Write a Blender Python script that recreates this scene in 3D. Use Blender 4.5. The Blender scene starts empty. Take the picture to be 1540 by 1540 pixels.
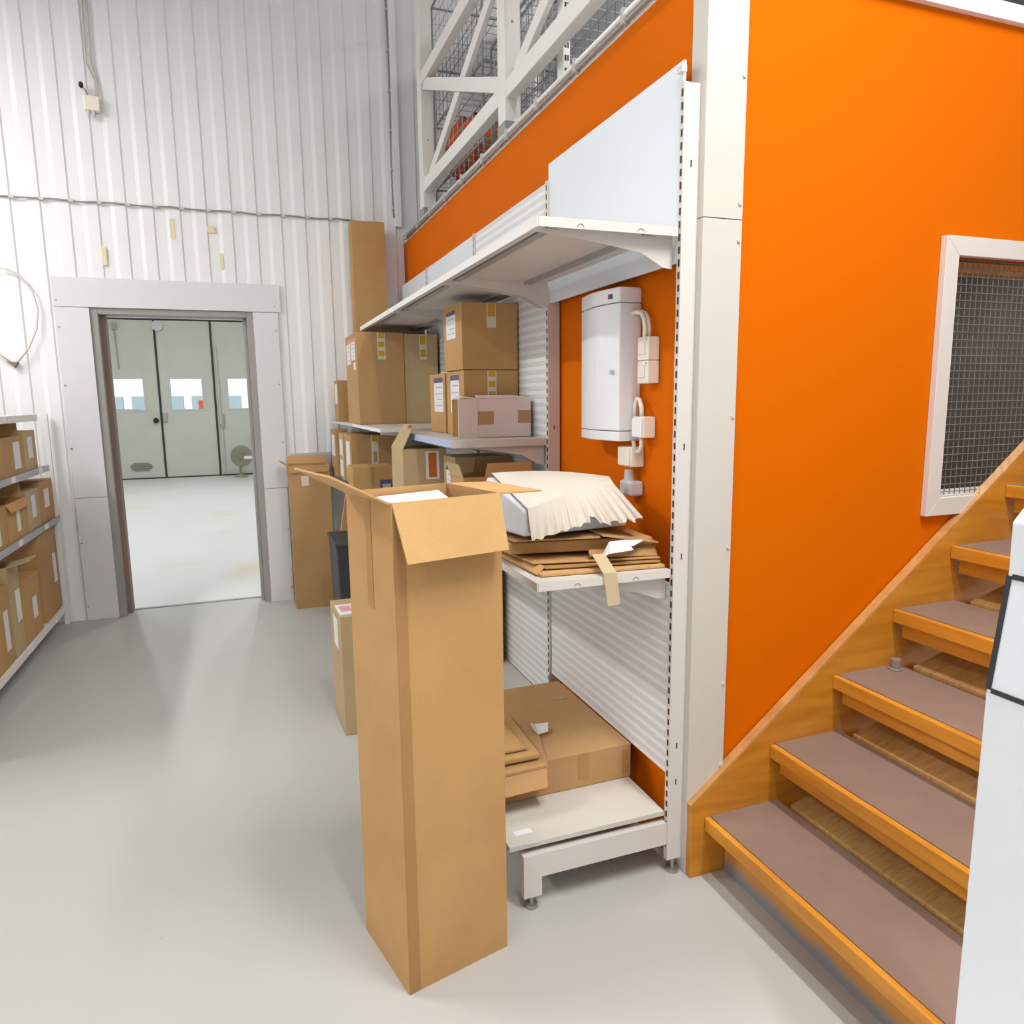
import bpy, bmesh, math, random
from mathutils import Vector, Matrix
random.seed(7)
S = bpy.context.scene
COL = S.collection
R = math.radians

# ------------------------------------------------------------------ materials
def lin(c):
    def f(v):
        v /= 255.0
        return v / 12.92 if v <= 0.04045 else ((v + 0.055) / 1.055) ** 2.4
    return (f(c[0]), f(c[1]), f(c[2]), 1.0)

def new_mat(name):
    m = bpy.data.materials.new(name)
    m.use_nodes = True
    nt = m.node_tree
    b = nt.nodes['Principled BSDF']
    return m, nt, b

def mat(name, c, rough=0.6, metal=0.0, var=0.06, scale=6.0, bump=0.0, bscale=120.0, spec=0.4, stretch=None):
    """plain paint / board: base colour with a little noise variation and optional bump"""
    m, nt, b = new_mat(name)
    N, L = nt.nodes, nt.links
    tc = N.new('ShaderNodeTexCoord')
    src = tc.outputs['Object']
    if stretch:
        mp = N.new('ShaderNodeMapping'); mp.inputs['Scale'].default_value = stretch
        L.new(src, mp.inputs['Vector']); src = mp.outputs['Vector']
    nz = N.new('ShaderNodeTexNoise'); nz.inputs['Scale'].default_value = scale; nz.inputs['Detail'].default_value = 5
    L.new(src, nz.inputs['Vector'])
    mx = N.new('ShaderNodeMix'); mx.data_type = 'RGBA'
    l = lin(c)
    mx.inputs[6].default_value = tuple(min(1, v * (1 - var)) for v in l[:3]) + (1,)
    mx.inputs[7].default_value = tuple(min(1, v * (1 + var)) for v in l[:3]) + (1,)
    L.new(nz.outputs['Fac'], mx.inputs[0]); L.new(mx.outputs[2], b.inputs['Base Color'])
    b.inputs['Roughness'].default_value = rough
    b.inputs['Metallic'].default_value = metal
    b.inputs['Specular IOR Level'].default_value = spec
    if bump:
        n2 = N.new('ShaderNodeTexNoise'); n2.inputs['Scale'].default_value = bscale
        L.new(src, n2.inputs['Vector'])
        bp = N.new('ShaderNodeBump'); bp.inputs['Strength'].default_value = bump; bp.inputs['Distance'].default_value = 0.002
        L.new(n2.outputs['Fac'], bp.inputs['Height']); L.new(bp.outputs['Normal'], b.inputs['Normal'])
    return m

def wood(name, c, c2, stretch, scale=3.0, rough=0.35):
    m, nt, b = new_mat(name)
    N, L = nt.nodes, nt.links
    tc = N.new('ShaderNodeTexCoord')
    mp = N.new('ShaderNodeMapping'); mp.inputs['Scale'].default_value = stretch
    L.new(tc.outputs['Object'], mp.inputs['Vector'])
    nz = N.new('ShaderNodeTexNoise'); nz.inputs['Scale'].default_value = scale; nz.inputs['Detail'].default_value = 7
    nz.inputs['Distortion'].default_value = 0.6
    L.new(mp.outputs['Vector'], nz.inputs['Vector'])
    cr = N.new('ShaderNodeValToRGB')
    cr.color_ramp.elements[0].position = 0.3; cr.color_ramp.elements[0].color = lin(c2)
    cr.color_ramp.elements[1].position = 0.7; cr.color_ramp.elements[1].color = lin(c)
    L.new(nz.outputs['Fac'], cr.inputs['Fac']); L.new(cr.outputs['Color'], b.inputs['Base Color'])
    b.inputs['Roughness'].default_value = rough
    return m

def floor_mat(name, c, c2, c3, rough, stain_scale, stain_lo=0.55, stain_hi=0.75):
    m, nt, b = new_mat(name)
    N, L = nt.nodes, nt.links
    tc = N.new('ShaderNodeTexCoord')
    nz = N.new('ShaderNodeTexNoise'); nz.inputs['Scale'].default_value = 1.1; nz.inputs['Detail'].default_value = 6
    L.new(tc.outputs['Object'], nz.inputs['Vector'])
    mx = N.new('ShaderNodeMix'); mx.data_type = 'RGBA'
    mx.inputs[6].default_value = lin(c); mx.inputs[7].default_value = lin(c2)
    L.new(nz.outputs['Fac'], mx.inputs[0])
    n2 = N.new('ShaderNodeTexNoise'); n2.inputs['Scale'].default_value = stain_scale; n2.inputs['Detail'].default_value = 3
    L.new(tc.outputs['Object'], n2.inputs['Vector'])
    cr = N.new('ShaderNodeValToRGB')
    cr.color_ramp.elements[0].position = stain_lo; cr.color_ramp.elements[0].color = (0, 0, 0, 1)
    cr.color_ramp.elements[1].position = stain_hi; cr.color_ramp.elements[1].color = (1, 1, 1, 1)
    L.new(n2.outputs['Fac'], cr.inputs['Fac'])
    mx2 = N.new('ShaderNodeMix'); mx2.data_type = 'RGBA'
    L.new(cr.outputs['Color'], mx2.inputs[0]); L.new(mx.outputs[2], mx2.inputs[6]); mx2.inputs[7].default_value = lin(c3)
    # tiny dark specks of dirt
    vo = N.new('ShaderNodeTexVoronoi'); vo.inputs['Scale'].default_value = 5.5
    L.new(tc.outputs['Object'], vo.inputs['Vector'])
    lt = N.new('ShaderNodeMath'); lt.operation = 'LESS_THAN'; lt.inputs[1].default_value = 0.03
    L.new(vo.outputs['Distance'], lt.inputs[0])
    ml = N.new('ShaderNodeMath'); ml.operation = 'MULTIPLY'; ml.inputs[1].default_value = 0.28
    L.new(lt.outputs[0], ml.inputs[0])
    mx3 = N.new('ShaderNodeMix'); mx3.data_type = 'RGBA'
    L.new(ml.outputs[0], mx3.inputs[0]); L.new(mx2.outputs[2], mx3.inputs[6]); mx3.inputs[7].default_value = lin((90, 86, 80))
    L.new(mx3.outputs[2], b.inputs['Base Color'])
    n3 = N.new('ShaderNodeTexNoise'); n3.inputs['Scale'].default_value = 2.5; n3.inputs['Detail'].default_value = 4
    L.new(tc.outputs['Object'], n3.inputs['Vector'])
    mr = N.new('ShaderNodeMapRange'); mr.inputs['To Min'].default_value = rough - 0.08; mr.inputs['To Max'].default_value = rough + 0.12
    L.new(n3.outputs['Fac'], mr.inputs['Value']); L.new(mr.outputs['Result'], b.inputs['Roughness'])
    b.inputs['Specular IOR Level'].default_value = 0.5
    return m

def perforated(name, c, c2):
    """white sheet with horizontal bands of punched holes (pattern in object y / z)"""
    m, nt, b = new_mat(name)
    N, L = nt.nodes, nt.links
    tc = N.new('ShaderNodeTexCoord')
    sp = N.new('ShaderNodeSeparateXYZ'); L.new(tc.outputs['Object'], sp.inputs[0])
    def M(op, a, bb=None, v=None):
        n = N.new('ShaderNodeMath'); n.operation = op
        L.new(a, n.inputs[0])
        if bb is not None: L.new(bb, n.inputs[1])
        if v is not None: n.inputs[1].default_value = v
        return n.outputs[0]
    zb = M('FRACT', M('MULTIPLY', sp.outputs['Z'], v=1 / 0.034))
    band = M('LESS_THAN', zb, v=0.58)
    hy = M('SUBTRACT', M('FRACT', M('MULTIPLY', sp.outputs['Y'], v=1 / 0.0055)), v=0.5)
    hz = M('SUBTRACT', M('FRACT', M('MULTIPLY', sp.outputs['Z'], v=1 / 0.0049)), v=0.5)
    rr = M('ADD', M('MULTIPLY', hy, hy), M('MULTIPLY', hz, hz))
    hole = M('MULTIPLY', M('LESS_THAN', rr, v=0.10), band)
    mx = N.new('ShaderNodeMix'); mx.data_type = 'RGBA'
    mx.inputs[6].default_value = lin(c); mx.inputs[7].default_value = lin(c2)
    L.new(hole, mx.inputs[0]); L.new(mx.outputs[2], b.inputs['Base Color'])
    b.inputs['Roughness'].default_value = 0.45
    return m

def emit(name, c, s):
    m, nt, b = new_mat(name)
    b.inputs['Base Color'].default_value = lin(c)
    b.inputs['Emission Color'].default_value = lin(c)
    b.inputs['Emission Strength'].default_value = s
    return m

def card_mat(name, c):
    """corrugated board: soft blotches plus fine vertical fluting"""
    m, nt, b = new_mat(name)
    N, L = nt.nodes, nt.links
    tc = N.new('ShaderNodeTexCoord')
    nz = N.new('ShaderNodeTexNoise'); nz.inputs['Scale'].default_value = 4.0; nz.inputs['Detail'].default_value = 6
    L.new(tc.outputs['Object'], nz.inputs['Vector'])
    n2 = N.new('ShaderNodeTexNoise'); n2.inputs['Scale'].default_value = 160.0
    L.new(tc.outputs['Object'], n2.inputs['Vector'])
    ad = N.new('ShaderNodeMath'); ad.operation = 'MULTIPLY_ADD'; ad.inputs[1].default_value = 0.35
    L.new(n2.outputs['Fac'], ad.inputs[0]); L.new(nz.outputs['Fac'], ad.inputs[2])
    l = lin(c)
    cr = N.new('ShaderNodeValToRGB')
    cr.color_ramp.elements[0].position = 0.4; cr.color_ramp.elements[0].color = (l[0] * .9, l[1] * .88, l[2] * .85, 1)
    cr.color_ramp.elements[1].position = 0.95; cr.color_ramp.elements[1].color = (min(1, l[0] * 1.08), min(1, l[1] * 1.08), min(1, l[2] * 1.08), 1)
    L.new(ad.outputs[0], cr.inputs['Fac']); L.new(cr.outputs['Color'], b.inputs['Base Color'])
    b.inputs['Roughness'].default_value = 0.75
    b.inputs['Specular IOR Level'].default_value = 0.25
    bp = N.new('ShaderNodeBump'); bp.inputs['Strength'].default_value = 0.12; bp.inputs['Distance'].default_value = 0.004
    n3 = N.new('ShaderNodeTexNoise'); n3.inputs['Scale'].default_value = 14.0
    L.new(tc.outputs['Object'], n3.inputs['Vector'])
    L.new(n3.outputs['Fac'], bp.inputs['Height']); L.new(bp.outputs['Normal'], b.inputs['Normal'])
    return m

M = {}
M['wall_white'] = mat('painted corrugated steel', (235, 236, 238), 0.5, var=0.025, scale=1.5)
M['casing'] = mat('grey painted sheet', (220, 220, 223), 0.45, var=0.03, scale=2)
M['jamb'] = mat('worn grey steel', (158, 156, 152), 0.5, var=0.12, scale=5)
M['orange'] = mat('orange wall paint', (211, 101, 0), 0.6, var=0.03, scale=1.2, bump=0.05, bscale=300, spec=0.05)
M['floor'] = floor_mat('grey epoxy floor', (176, 176, 173), (188, 187, 183), (180, 180, 177), 0.37, 2.2, .40, .95)
M['floor2'] = floor_mat('worn concrete floor', (205, 204, 200), (216, 215, 212), (208, 194, 166), 0.40, 0.9, 0.58, 0.78)
M['ceiling'] = mat('ceiling sheet', (205, 203, 198), 0.8)
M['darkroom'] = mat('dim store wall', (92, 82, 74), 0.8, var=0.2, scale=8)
M['white_metal'] = mat('white powder coat', (236, 234, 232), 0.4, var=0.02)
M['shelf_under'] = mat('white shelf steel', (204, 200, 194), 0.45, var=0.03)
M['warm_white'] = mat('cream white steel', (212, 206, 201), 0.4, var=0.02)
M['blue_rail'] = mat('pale blue price rail', (176, 190, 222), 0.35)
M['slot'] = mat('dark slot', (62, 52, 52), 0.7)
M['perf'] = perforated('perforated sheet', (232, 233, 234), (160, 160, 161))
M['board_white'] = mat('smooth white panel', (222, 228, 234), 0.35, var=0.01)
M['post'] = mat('beige white sheet', (203, 198, 190), 0.45, var=0.02)
M['card'] = card_mat('kraft cardboard', (189, 149, 98))
M['card_b'] = card_mat('brown cardboard', (184, 146, 100))
M['card_g'] = card_mat('greyed cardboard', (188, 164, 126))
M['card_in'] = card_mat('cardboard inner face', (200, 161, 108))
M['card_dark'] = card_mat('dark kraft', (168, 128, 82))
M['card_pink'] = mat('white printed cardboard', (226, 208, 203), 0.6, var=0.03)
M['tape'] = mat('brown packing tape', (176, 136, 80), 0.3, var=0.05)
M['tape_y'] = mat('yellow packing tape', (205, 160, 48), 0.3, var=0.12, scale=20)
M['tape_w'] = mat('pale tape mark', (214, 206, 192), 0.4)
M['paper'] = mat('white paper', (226, 226, 228), 0.7, var=0.02)
M['wrap'] = mat('cream wrapping paper', (203, 194, 182), 0.8, var=0.05, scale=9, bump=0.3, bscale=25)
M['wrap_g'] = mat('grey plastic wrap', (200, 202, 205), 0.35, var=0.05, scale=9)
M['purple'] = mat('purple label print', (92, 84, 112), 0.5)
M['print'] = mat('grey label print', (176, 178, 184), 0.6)
M['orange_lbl'] = mat('orange label', (196, 98, 30), 0.5, var=0.1, scale=30)
M['red_lbl'] = mat('faded red print', (222, 140, 110), 0.6)
M['pink_lbl'] = mat('pink print', (226, 160, 160), 0.6)
M['wood'] = wood('varnished pine', (205, 138, 44), (182, 116, 30), (1.2, 1.2, 9), 3.0)
M['wood_t'] = wood('worn pine edge', (206, 154, 96), (182, 128, 72), (2, 2, 6), 3.0, 0.5)
M['wood_n'] = wood('varnished nosing', (218, 150, 52), (194, 124, 34), (9, 1.2, 9), 3.0)
M['wood_p'] = wood('pale bare wood', (216, 178, 116), (188, 146, 86), (5, 30, 5), 3.0, 0.55)
def riser_mat():
    m, nt, b = new_mat('varnished riser with grey floor paint overspray')
    N, L = nt.nodes, nt.links
    tc = N.new('ShaderNodeTexCoord'); sp = N.new('ShaderNodeSeparateXYZ'); L.new(tc.outputs['Object'], sp.inputs[0])
    nz = N.new('ShaderNodeTexNoise'); nz.inputs['Scale'].default_value = 9; nz.inputs['Detail'].default_value = 4
    L.new(tc.outputs['Object'], nz.inputs['Vector'])
    ma = N.new('ShaderNodeMath'); ma.operation = 'MULTIPLY_ADD'; ma.inputs[1].default_value = .05
    L.new(nz.outputs['Fac'], ma.inputs[0]); L.new(sp.outputs['Z'], ma.inputs[2])
    mr = N.new('ShaderNodeMapRange'); mr.inputs['From Min'].default_value = .045; mr.inputs['From Max'].default_value = .085
    L.new(ma.outputs[0], mr.inputs['Value'])
    mx = N.new('ShaderNodeMix'); mx.data_type = 'RGBA'; mx.inputs[6].default_value = lin((140, 142, 146)); mx.inputs[7].default_value = lin((204, 142, 60))
    L.new(mr.outputs['Result'], mx.inputs[0]); L.new(mx.outputs[2], b.inputs['Base Color']); b.inputs['Roughness'].default_value = .45
    return m
M['riser'] = riser_mat()
M['mat'] = mat('brown stair mat', (136, 113, 100), 0.75, var=0.12, scale=12, bump=0.25, bscale=350)
M['chrome'] = mat('zinc steel', (170, 168, 165), 0.3, metal=0.8)
M['wire'] = mat('galvanised wire', (112, 112, 104), 0.6)
M['wire_c'] = mat('cage wire', (150, 152, 150), 0.5)
M['wire_w'] = mat('bright wire', (196, 200, 200), 0.35, metal=0.4)
M['rail_white'] = mat('white painted timber', (232, 230, 226), 0.5, var=0.03)
M['grey_sleeve'] = mat('grey galvanised sleeve', (160, 162, 166), 0.4, metal=0.3)
M['heater'] = mat('glossy white enamel', (238, 239, 243), 0.12, var=0.005, spec=0.5)
M['plastic'] = mat('ivory plastic', (236, 230, 218), 0.35, var=0.02)
M['plastic_g'] = mat('grey plastic', (198, 200, 204), 0.35)
M['gate'] = mat('cream gate leaf', (196, 197, 184), 0.55, var=0.07, scale=2.5)
M['dark'] = mat('dark seal', (64, 58, 54), 0.7)
M['black'] = mat('black plastic', (34, 34, 36), 0.5)
M['bin'] = mat('dark grey plastic', (62, 62, 64), 0.5)
M['green'] = mat('dark green cloth', (34, 52, 50), 0.8)
M['fan'] = mat('grey brown plastic', (134, 130, 112), 0.5)
M['sack'] = mat('orange plastic sack', (200, 92, 46), 0.5, var=0.25, scale=14)
M['sack_d'] = mat('brown bundled stock', (104, 82, 68), 0.7, var=0.3, scale=20)
M['shelf_grey'] = mat('galvanised shelf', (170, 172, 176), 0.35, metal=0.35)
M['rust'] = mat('rusty steel', (140, 120, 112), 0.7)
M['cable_w'] = mat('pale cable', (206, 200, 192), 0.5)
M['cable_g'] = mat('grey cable', (152, 146, 142), 0.5)
M['yellowed'] = mat('yellowed tape residue', (230, 219, 180), 0.6)
M['stripe'] = mat('black border', (44, 44, 48), 0.4)
M['ped'] = mat('white laminate', (216, 221, 226), 0.35, var=0.01)
M['tube'] = emit('fluorescent tube', (255, 252, 246), 6.0)
M['glassb'] = mat('far window glass', (168, 188, 192), 0.3)
M['facade'] = mat('white facade', (240, 240, 240), 0.7)
M['asphalt'] = mat('yard asphalt', (150, 150, 150), 0.9)

def glass_mat():
    m, nt, b = new_mat('clear pane')
    b.inputs['Base Color'].default_value = (0.95, 0.98, 1, 1)
    b.inputs['Roughness'].default_value = 0.02
    b.inputs['Transmission Weight'].default_value = 1.0
    b.inputs['IOR'].default_value = 1.05
    return m
M['pane'] = glass_mat()
def tape_clear():
    m, nt, b = new_mat('clear tan tape')
    b.inputs['Base Color'].default_value = lin((214, 196, 158))
    b.inputs['Roughness'].default_value = 0.2
    b.inputs['Alpha'].default_value = 0.7
    return m
M['tape_c'] = tape_clear()

# ------------------------------------------------------------------ mesh helper
WL = {}          # world location of every object (nothing is rotated at object level)
I4 = Matrix.Identity(4)

class MB:
    def __init__(s, T=None):
        s.v = []; s.f = []; s.T = T or I4
    def _add(s, vs, fs):
        n = len(s.v)
        s.v += [s.T @ Vector(p) for p in vs]
        s.f += [tuple(i + n for i in f) for f in fs]
    def box(s, x0, x1, y0, y1, z0, z1):
        s._add([(x0, y0, z0), (x1, y0, z0), (x1, y1, z0), (x0, y1, z0), (x0, y0, z1), (x1, y0, z1), (x1, y1, z1), (x0, y1, z1)],
               [(3, 2, 1, 0), (4, 5, 6, 7), (0, 1, 5, 4), (1, 2, 6, 5), (2, 3, 7, 6), (3, 0, 4, 7)])
        return s
    def hexa(s, p):      # eight points: bottom ring then top ring
        s._add(p, [(3, 2, 1, 0), (4, 5, 6, 7), (0, 1, 5, 4), (1, 2, 6, 5), (2, 3, 7, 6), (3, 0, 4, 7)])
        return s
    def slab(s, a, b, c, d, t):      # quad a,b,c,d thickened along its normal by t
        a, b, c, d = map(Vector, (a, b, c, d))
        n = (b - a).cross(d - a).normalized() * t
        return s.hexa([a, b, c, d, a + n, b + n, c + n, d + n])
    def prism(s, poly, axis, lo, hi):  # polygon in the other two axes, extruded along axis
        def p(u, v, w):
            return {'x': (w, u, v), 'y': (u, w, v), 'z': (u, v, w)}[axis]
        n = len(poly)
        vs = [p(u, v, lo) for u, v in poly] + [p(u, v, hi) for u, v in poly]
        fs = [tuple(range(n))[::-1], tuple(range(n, 2 * n))] + [(i, (i + 1) % n, n + (i + 1) % n, n + i) for i in range(n)]
        s._add(vs, fs)
        return s
    def tube(s, pts, r, n=8):
        pts = [Vector(p) for p in pts]
        rings = []
        up = None
        for i, p in enumerate(pts):
            t = (pts[min(i + 1, len(pts) - 1)] - pts[max(i - 1, 0)]).normalized()
            if up is None:
                up = Vector((0, 0, 1)) if abs(t.z) < 0.9 else Vector((1, 0, 0))
            u = (up - t * up.dot(t)).normalized(); w = t.cross(u); up = u
            rings.append([p + (u * math.cos(2 * math.pi * k / n) + w * math.sin(2 * math.pi * k / n)) * r for k in range(n)])
        vs = [q for rg in rings for q in rg]
        fs = [(i * n + k, i * n + (k + 1) % n, (i + 1) * n + (k + 1) % n, (i + 1) * n + k) for i in range(len(pts) - 1) for k in range(n)]
        fs += [tuple(range(n))[::-1], tuple(range((len(pts) - 1) * n, len(pts) * n))]
        s._add(vs, fs)
        return s
    def cyl(s, a, b, r0, r1=None, n=20):
        r1 = r0 if r1 is None else r1
        a, b = Vector(a), Vector(b); t = (b - a).normalized()
        up = Vector((0, 0, 1)) if abs(t.z) < 0.9 else Vector((1, 0, 0))
        u = (up - t * up.dot(t)).normalized(); w = t.cross(u)
        vs = [c + (u * math.cos(2 * math.pi * k / n) + w * math.sin(2 * math.pi * k / n)) * r for c, r in ((a, r0), (b, r1)) for k in range(n)]
        fs = [(k, (k + 1) % n, n + (k + 1) % n, n + k) for k in range(n)] + [tuple(range(n))[::-1], tuple(range(n, 2 * n))]
        s._add(vs, fs)
        return s
    def blob(s, c, rx, ry, rz, wob=0.12, seed=0, nu=14, nv=9):
        rnd = random.Random(seed); vs = []; c = Vector(c)
        ph = [rnd.random() * 6 for _ in range(4)]
        for j in range(nv + 1):
            th = math.pi * j / nv
            for i in range(nu):
                a = 2 * math.pi * i / nu
                k = 1 + wob * (math.sin(3 * a + ph[0]) * math.sin(2 * th + ph[1]) + 0.6 * math.sin(5 * a + ph[2]) * math.sin(4 * th + ph[3]))
                vs.append(c + Vector((rx * math.sin(th) * math.cos(a), ry * math.sin(th) * math.sin(a), rz * math.cos(th))) * k)
        fs = [(j * nu + i, (j + 1) * nu + i, (j + 1) * nu + (i + 1) % nu, j * nu + (i + 1) % nu) for j in range(nv) for i in range(nu)]
        s._add(vs, fs)
        return s
    def build(s, name, material, parent=None, bevel=0.0, seg=2, smooth=False):
        base = WL[parent.name] if parent else Vector((0, 0, 0))
        if parent is None:
            xs = [v.x for v in s.v]; ys = [v.y for v in s.v]; zs = [v.z for v in s.v]
            loc = Vector(((min(xs) + max(xs)) / 2, (min(ys) + max(ys)) / 2, min(zs)))
        else:
            loc = base
        me = bpy.data.meshes.new(name)
        me.from_pydata([tuple(v - loc) for v in s.v], [], s.f)
        bm = bmesh.new(); bm.from_mesh(me)
        bmesh.ops.recalc_face_normals(bm, faces=bm.faces)
        bm.to_mesh(me); bm.free()
        me.materials.append(material)
        if smooth:
            for p in me.polygons: p.use_smooth = True
        o = bpy.data.objects.new(name, me)
        COL.objects.link(o)
        if parent:
            o.parent = parent
        else:
            o.location = loc
        WL[o.name] = loc
        if bevel:
            bv = o.modifiers.new('bevel', 'BEVEL'); bv.width = bevel; bv.segments = seg; bv.limit_method = 'ANGLE'; bv.angle_limit = R(40)
        return o

def thing(name, label, cat, loc, group=None):
    o = bpy.data.objects.new(name, None); COL.objects.link(o)
    o.empty_display_size = 0.05
    o.location = loc; WL[o.name] = Vector(loc)
    o['label'] = label; o['category'] = cat
    if group: o['group'] = group
    return o

def tag(o, label, cat, group=None):
    o['label'] = label; o['category'] = cat
    if group: o['group'] = group
    return o

def struct(o):
    o['kind'] = 'structure'
    return o

def sbox(name, m, b, parent=None, bevel=0.0):
    o = MB().box(*b).build(name, m, parent, bevel)
    return o if parent else struct(o)

# ------------------------------------------------------------------ key places (metres)
YB = 5.63                 # face of the corrugated back wall
XO = 1.23                 # face of the orange wall behind the shelving
YO = 1.79                 # face of the orange wall beside the stairs
ZD = 2.655                # top of the orange walls / mezzanine edge
DX0, DX1, DZ = -0.905, 0.12, 2.13   # doorway

# ------------------------------------------------------------------ floor, hall shell
sbox('floor', M['floor'], (-6, 6, -4.5, 5.80, -0.10, 0.0))
sbox('floor_far', M['floor2'], (-6, 5, 5.80, 16.3, -0.10, -0.004)).name = 'floor_back'
WL['floor_back'] = Vector((0, 0, 0))
sbox('ceiling', M['ceiling'], (-6, 6, -4.5, 6.0, 5.6, 5.7))
sbox('wall_left', M['wall_white'], (-4.1, -4.0, -4.5, 5.60, 0, 5.6))

def corrugated(mb, x0, x1, z0, z1, y=YB, pitch=0.1645, off=-0.965, depth=0.008):
    prof = []
    k0 = math.floor((x0 - off) / pitch) - 1
    x = off + k0 * pitch
    pts = []
    while x < x1 + pitch:
        pts += [(x, y), (x + 0.009, y + depth), (x + 0.074, y + depth), (x + 0.100, y)]
        x += pitch
    out = []
    for i in range(len(pts) - 1):
        (xa, ya), (xb, yb) = pts[i], pts[i + 1]
        if xb <= x0 or xa >= x1: continue
        if xa < x0: ya = ya + (yb - ya) * (x0 - xa) / (xb - xa); xa = x0
        if xb > x1: yb = ya + (yb - ya) * (x1 - xa) / (xb - xa); xb = x1
        if not out: out.append((xa, ya))
        out.append((xb, yb))
    poly = out + [(x1, y + 0.15), (x0, y + 0.15)]
    mb.prism(poly, 'z', z0, z1)

wb = MB()
corrugated(wb, -4.0, DX0, 0, DZ)
corrugated(wb, DX1, XO + 0.0, 0, DZ)
corrugated(wb, -4.0, 5.0, DZ, 5.6)
wall_back = struct(wb.build('wall_back', M['wall_white']))
# yellowed tape left on the sheeting above the door
for x, z, w, h in ((-0.80, 2.405, .026, .12), (-0.375, 2.60, .03, .13), (-0.14, 2.655, .045, .045), (-0.072, 2.42, .022, .10)):
    MB().box(x, x + w, YB - 0.004, YB - 0.001, z, z + h).build('tape_residue', M['yellowed'], wall_back)

# door surround: grey sheets on the wall, steel frame in the opening
t1 = struct(MB().box(-1.11, 0.312, YB - 0.022, YB - 0.002, DZ, 2.32).build('trim_1', M['casing'], None, 0.003))
for (x0, x1, z0, z1) in ((-1.105, DX0, 0.0, 0.86), (-1.105, DX0, 0.863, DZ - .003), (DX1, 0.285, 0.0, 0.86), (DX1, 0.29, 0.863, DZ - .003)):
    MB().box(x0, x1, YB - 0.02, YB - 0.002, z0, z1).build('casing_sheet', M['casing'], t1, 0.002)
for x in (-1.09, 0.27):
    for z in (0.1, 0.55, 1.2, 1.62, 2.0, 2.17):
        MB().cyl((x, YB - .024, z), (x, YB - .019, z), 0.006, n=8).build('screw', M['chrome'], t1)
d1 = struct(MB().box(DX0, DX0 + 0.045, YB - .005, 5.80, 0, DZ).build('door_1', M['jamb'], None, 0.003))
MB().box(DX0 + .045, DX0 + .075, 5.70, 5.80, 0, DZ - .04).build('door_stop', M['rust'], d1)
MB().box(DX1 - 0.045, DX1, YB - .005, 5.80, 0, DZ).build('jamb', M['jamb'], d1, 0.003)
MB().box(DX1 - 0.07, DX1 - .045, 5.68, 5.80, 0, DZ - .04).build('door_stop', M['jamb'], d1, 0.003)
MB().box(DX0 + .045, DX1 - .045, YB - .005, 5.80, DZ - .04, DZ).build('lintel', M['jamb'], d1, 0.003)
MB().box(DX0 + .045, DX1 - .045, 5.77, 5.80, 0, 0.006).build('threshold', M['jamb'], d1)

# ------------------------------------------------------------------ room beyond the door
GY = 16.0
sbox('wall_far_left', M['wall_white'], (-5.1, -5.0, 5.85, 16.2, 0, 4.2))
sbox('wall_far_right', M['wall_white'], (4.0, 4.1, 5.85, 16.2, 0, 4.2))
sbox('ceiling_far', M['ceiling'], (-5.1, 4.1, 6.05, 16.3, 4.2, 4.3))
w = MB()
w.box(-5.0, -4.0, GY, GY + .2, 0, 4.2); w.box(2.4, 4.0, GY, GY + .2, 0, 4.2); w.box(-4.0, 2.4, GY, GY + .2, 3.12, 4.2)
struct(w.build('wall_far', M['wall_white']))
gate = struct(MB().box(-4.0, 2.4, GY + .02, GY + .04, 3.085, 3.12).build('door_2', M['dark']))
leaf_edges = [-3.55, -2.52, -1.50, -0.485, 0.52, 1.53, 2.4]
for i in range(len(leaf_edges) - 1):
    a, b = leaf_edges[i] + .012, leaf_edges[i + 1] - .012
    wx0, wx1, wz0, wz1 = a + .17, b - .23, 1.365, 1.96
    if i == 1: wx0, wx1 = -2.345, -1.785
    if i == 2: wx0, wx1 = -1.295, -0.72
    if i == 3: wx0, wx1 = -0.225, 0.34
    m = MB()
    m.box(a, wx0, GY + .02, GY + .08, .02, 3.08); m.box(wx1, b, GY + .02, GY + .08, .02, 3.08)
    m.box(wx0, wx1, GY + .02, GY + .08, .02, wz0); m.box(wx0, wx1, GY + .02, GY + .08, wz1, 3.08)
    lf = m.build('gate_leaf', M['gate'], gate)
    MB().box(wx0, wx1, GY + .045, GY + .051, wz0, wz1).build('pane', M['pane'], lf)
    f = MB()
    for bx in ((wx0 - .03, wx0, wz0 - .03, wz1 + .03), (wx1, wx1 + .03, wz0 - .03, wz1 + .03), (wx0, wx1, wz0 - .03, wz0), (wx0, wx1, wz1, wz1 + .03)):
        f.box(bx[0], bx[1], GY + .008, GY + .02, bx[2], bx[3])
    f.build('pane_frame', M['plastic_g'], lf)
    MB().box(leaf_edges[i] - .02, leaf_edges[i] + .02, GY + .005, GY + .075, .0, 3.085).build('seal', M['dark'], gate)
MB().box(-3.55, 2.4, GY + .0, GY + .075, -.004, .02).build('bottom_seal', M['dark'], gate)
MB().box(-1.475, -1.395, GY - .03, GY + .02, 1.12, 1.3).build('lock_box', M['chrome'], gate, .005)
MB().cyl((-1.60, GY - .05, 1.15), (-1.60, GY + .02, 1.15), .05).build('handle', M['black'], gate)
MB().tube([(-0.415, GY - .0, 2.6), (-0.41, GY - .02, 1.05)], .018).build('bolt_rod', M['gate'], gate)
MB().box(-0.43, -0.34, GY - .03, GY + .02, .98, 1.25).build('bolt_lock', M['chrome'], gate, .005)
MB().tube([(-0.40, GY - .01, 1.0), (-0.39, GY - .01, .06)], .018).build('bolt_rod', M['gate'], gate)
MB().tube([(-2.19, GY - .01, 2.95), (-2.165, GY - .01, 2.15)], .010).build('pull_chain', M['jamb'], gate)
MB().box(-2.23, -2.14, GY - .03, GY + .02, 2.9, 3.02).build('chain_bracket', M['jamb'], gate)
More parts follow.
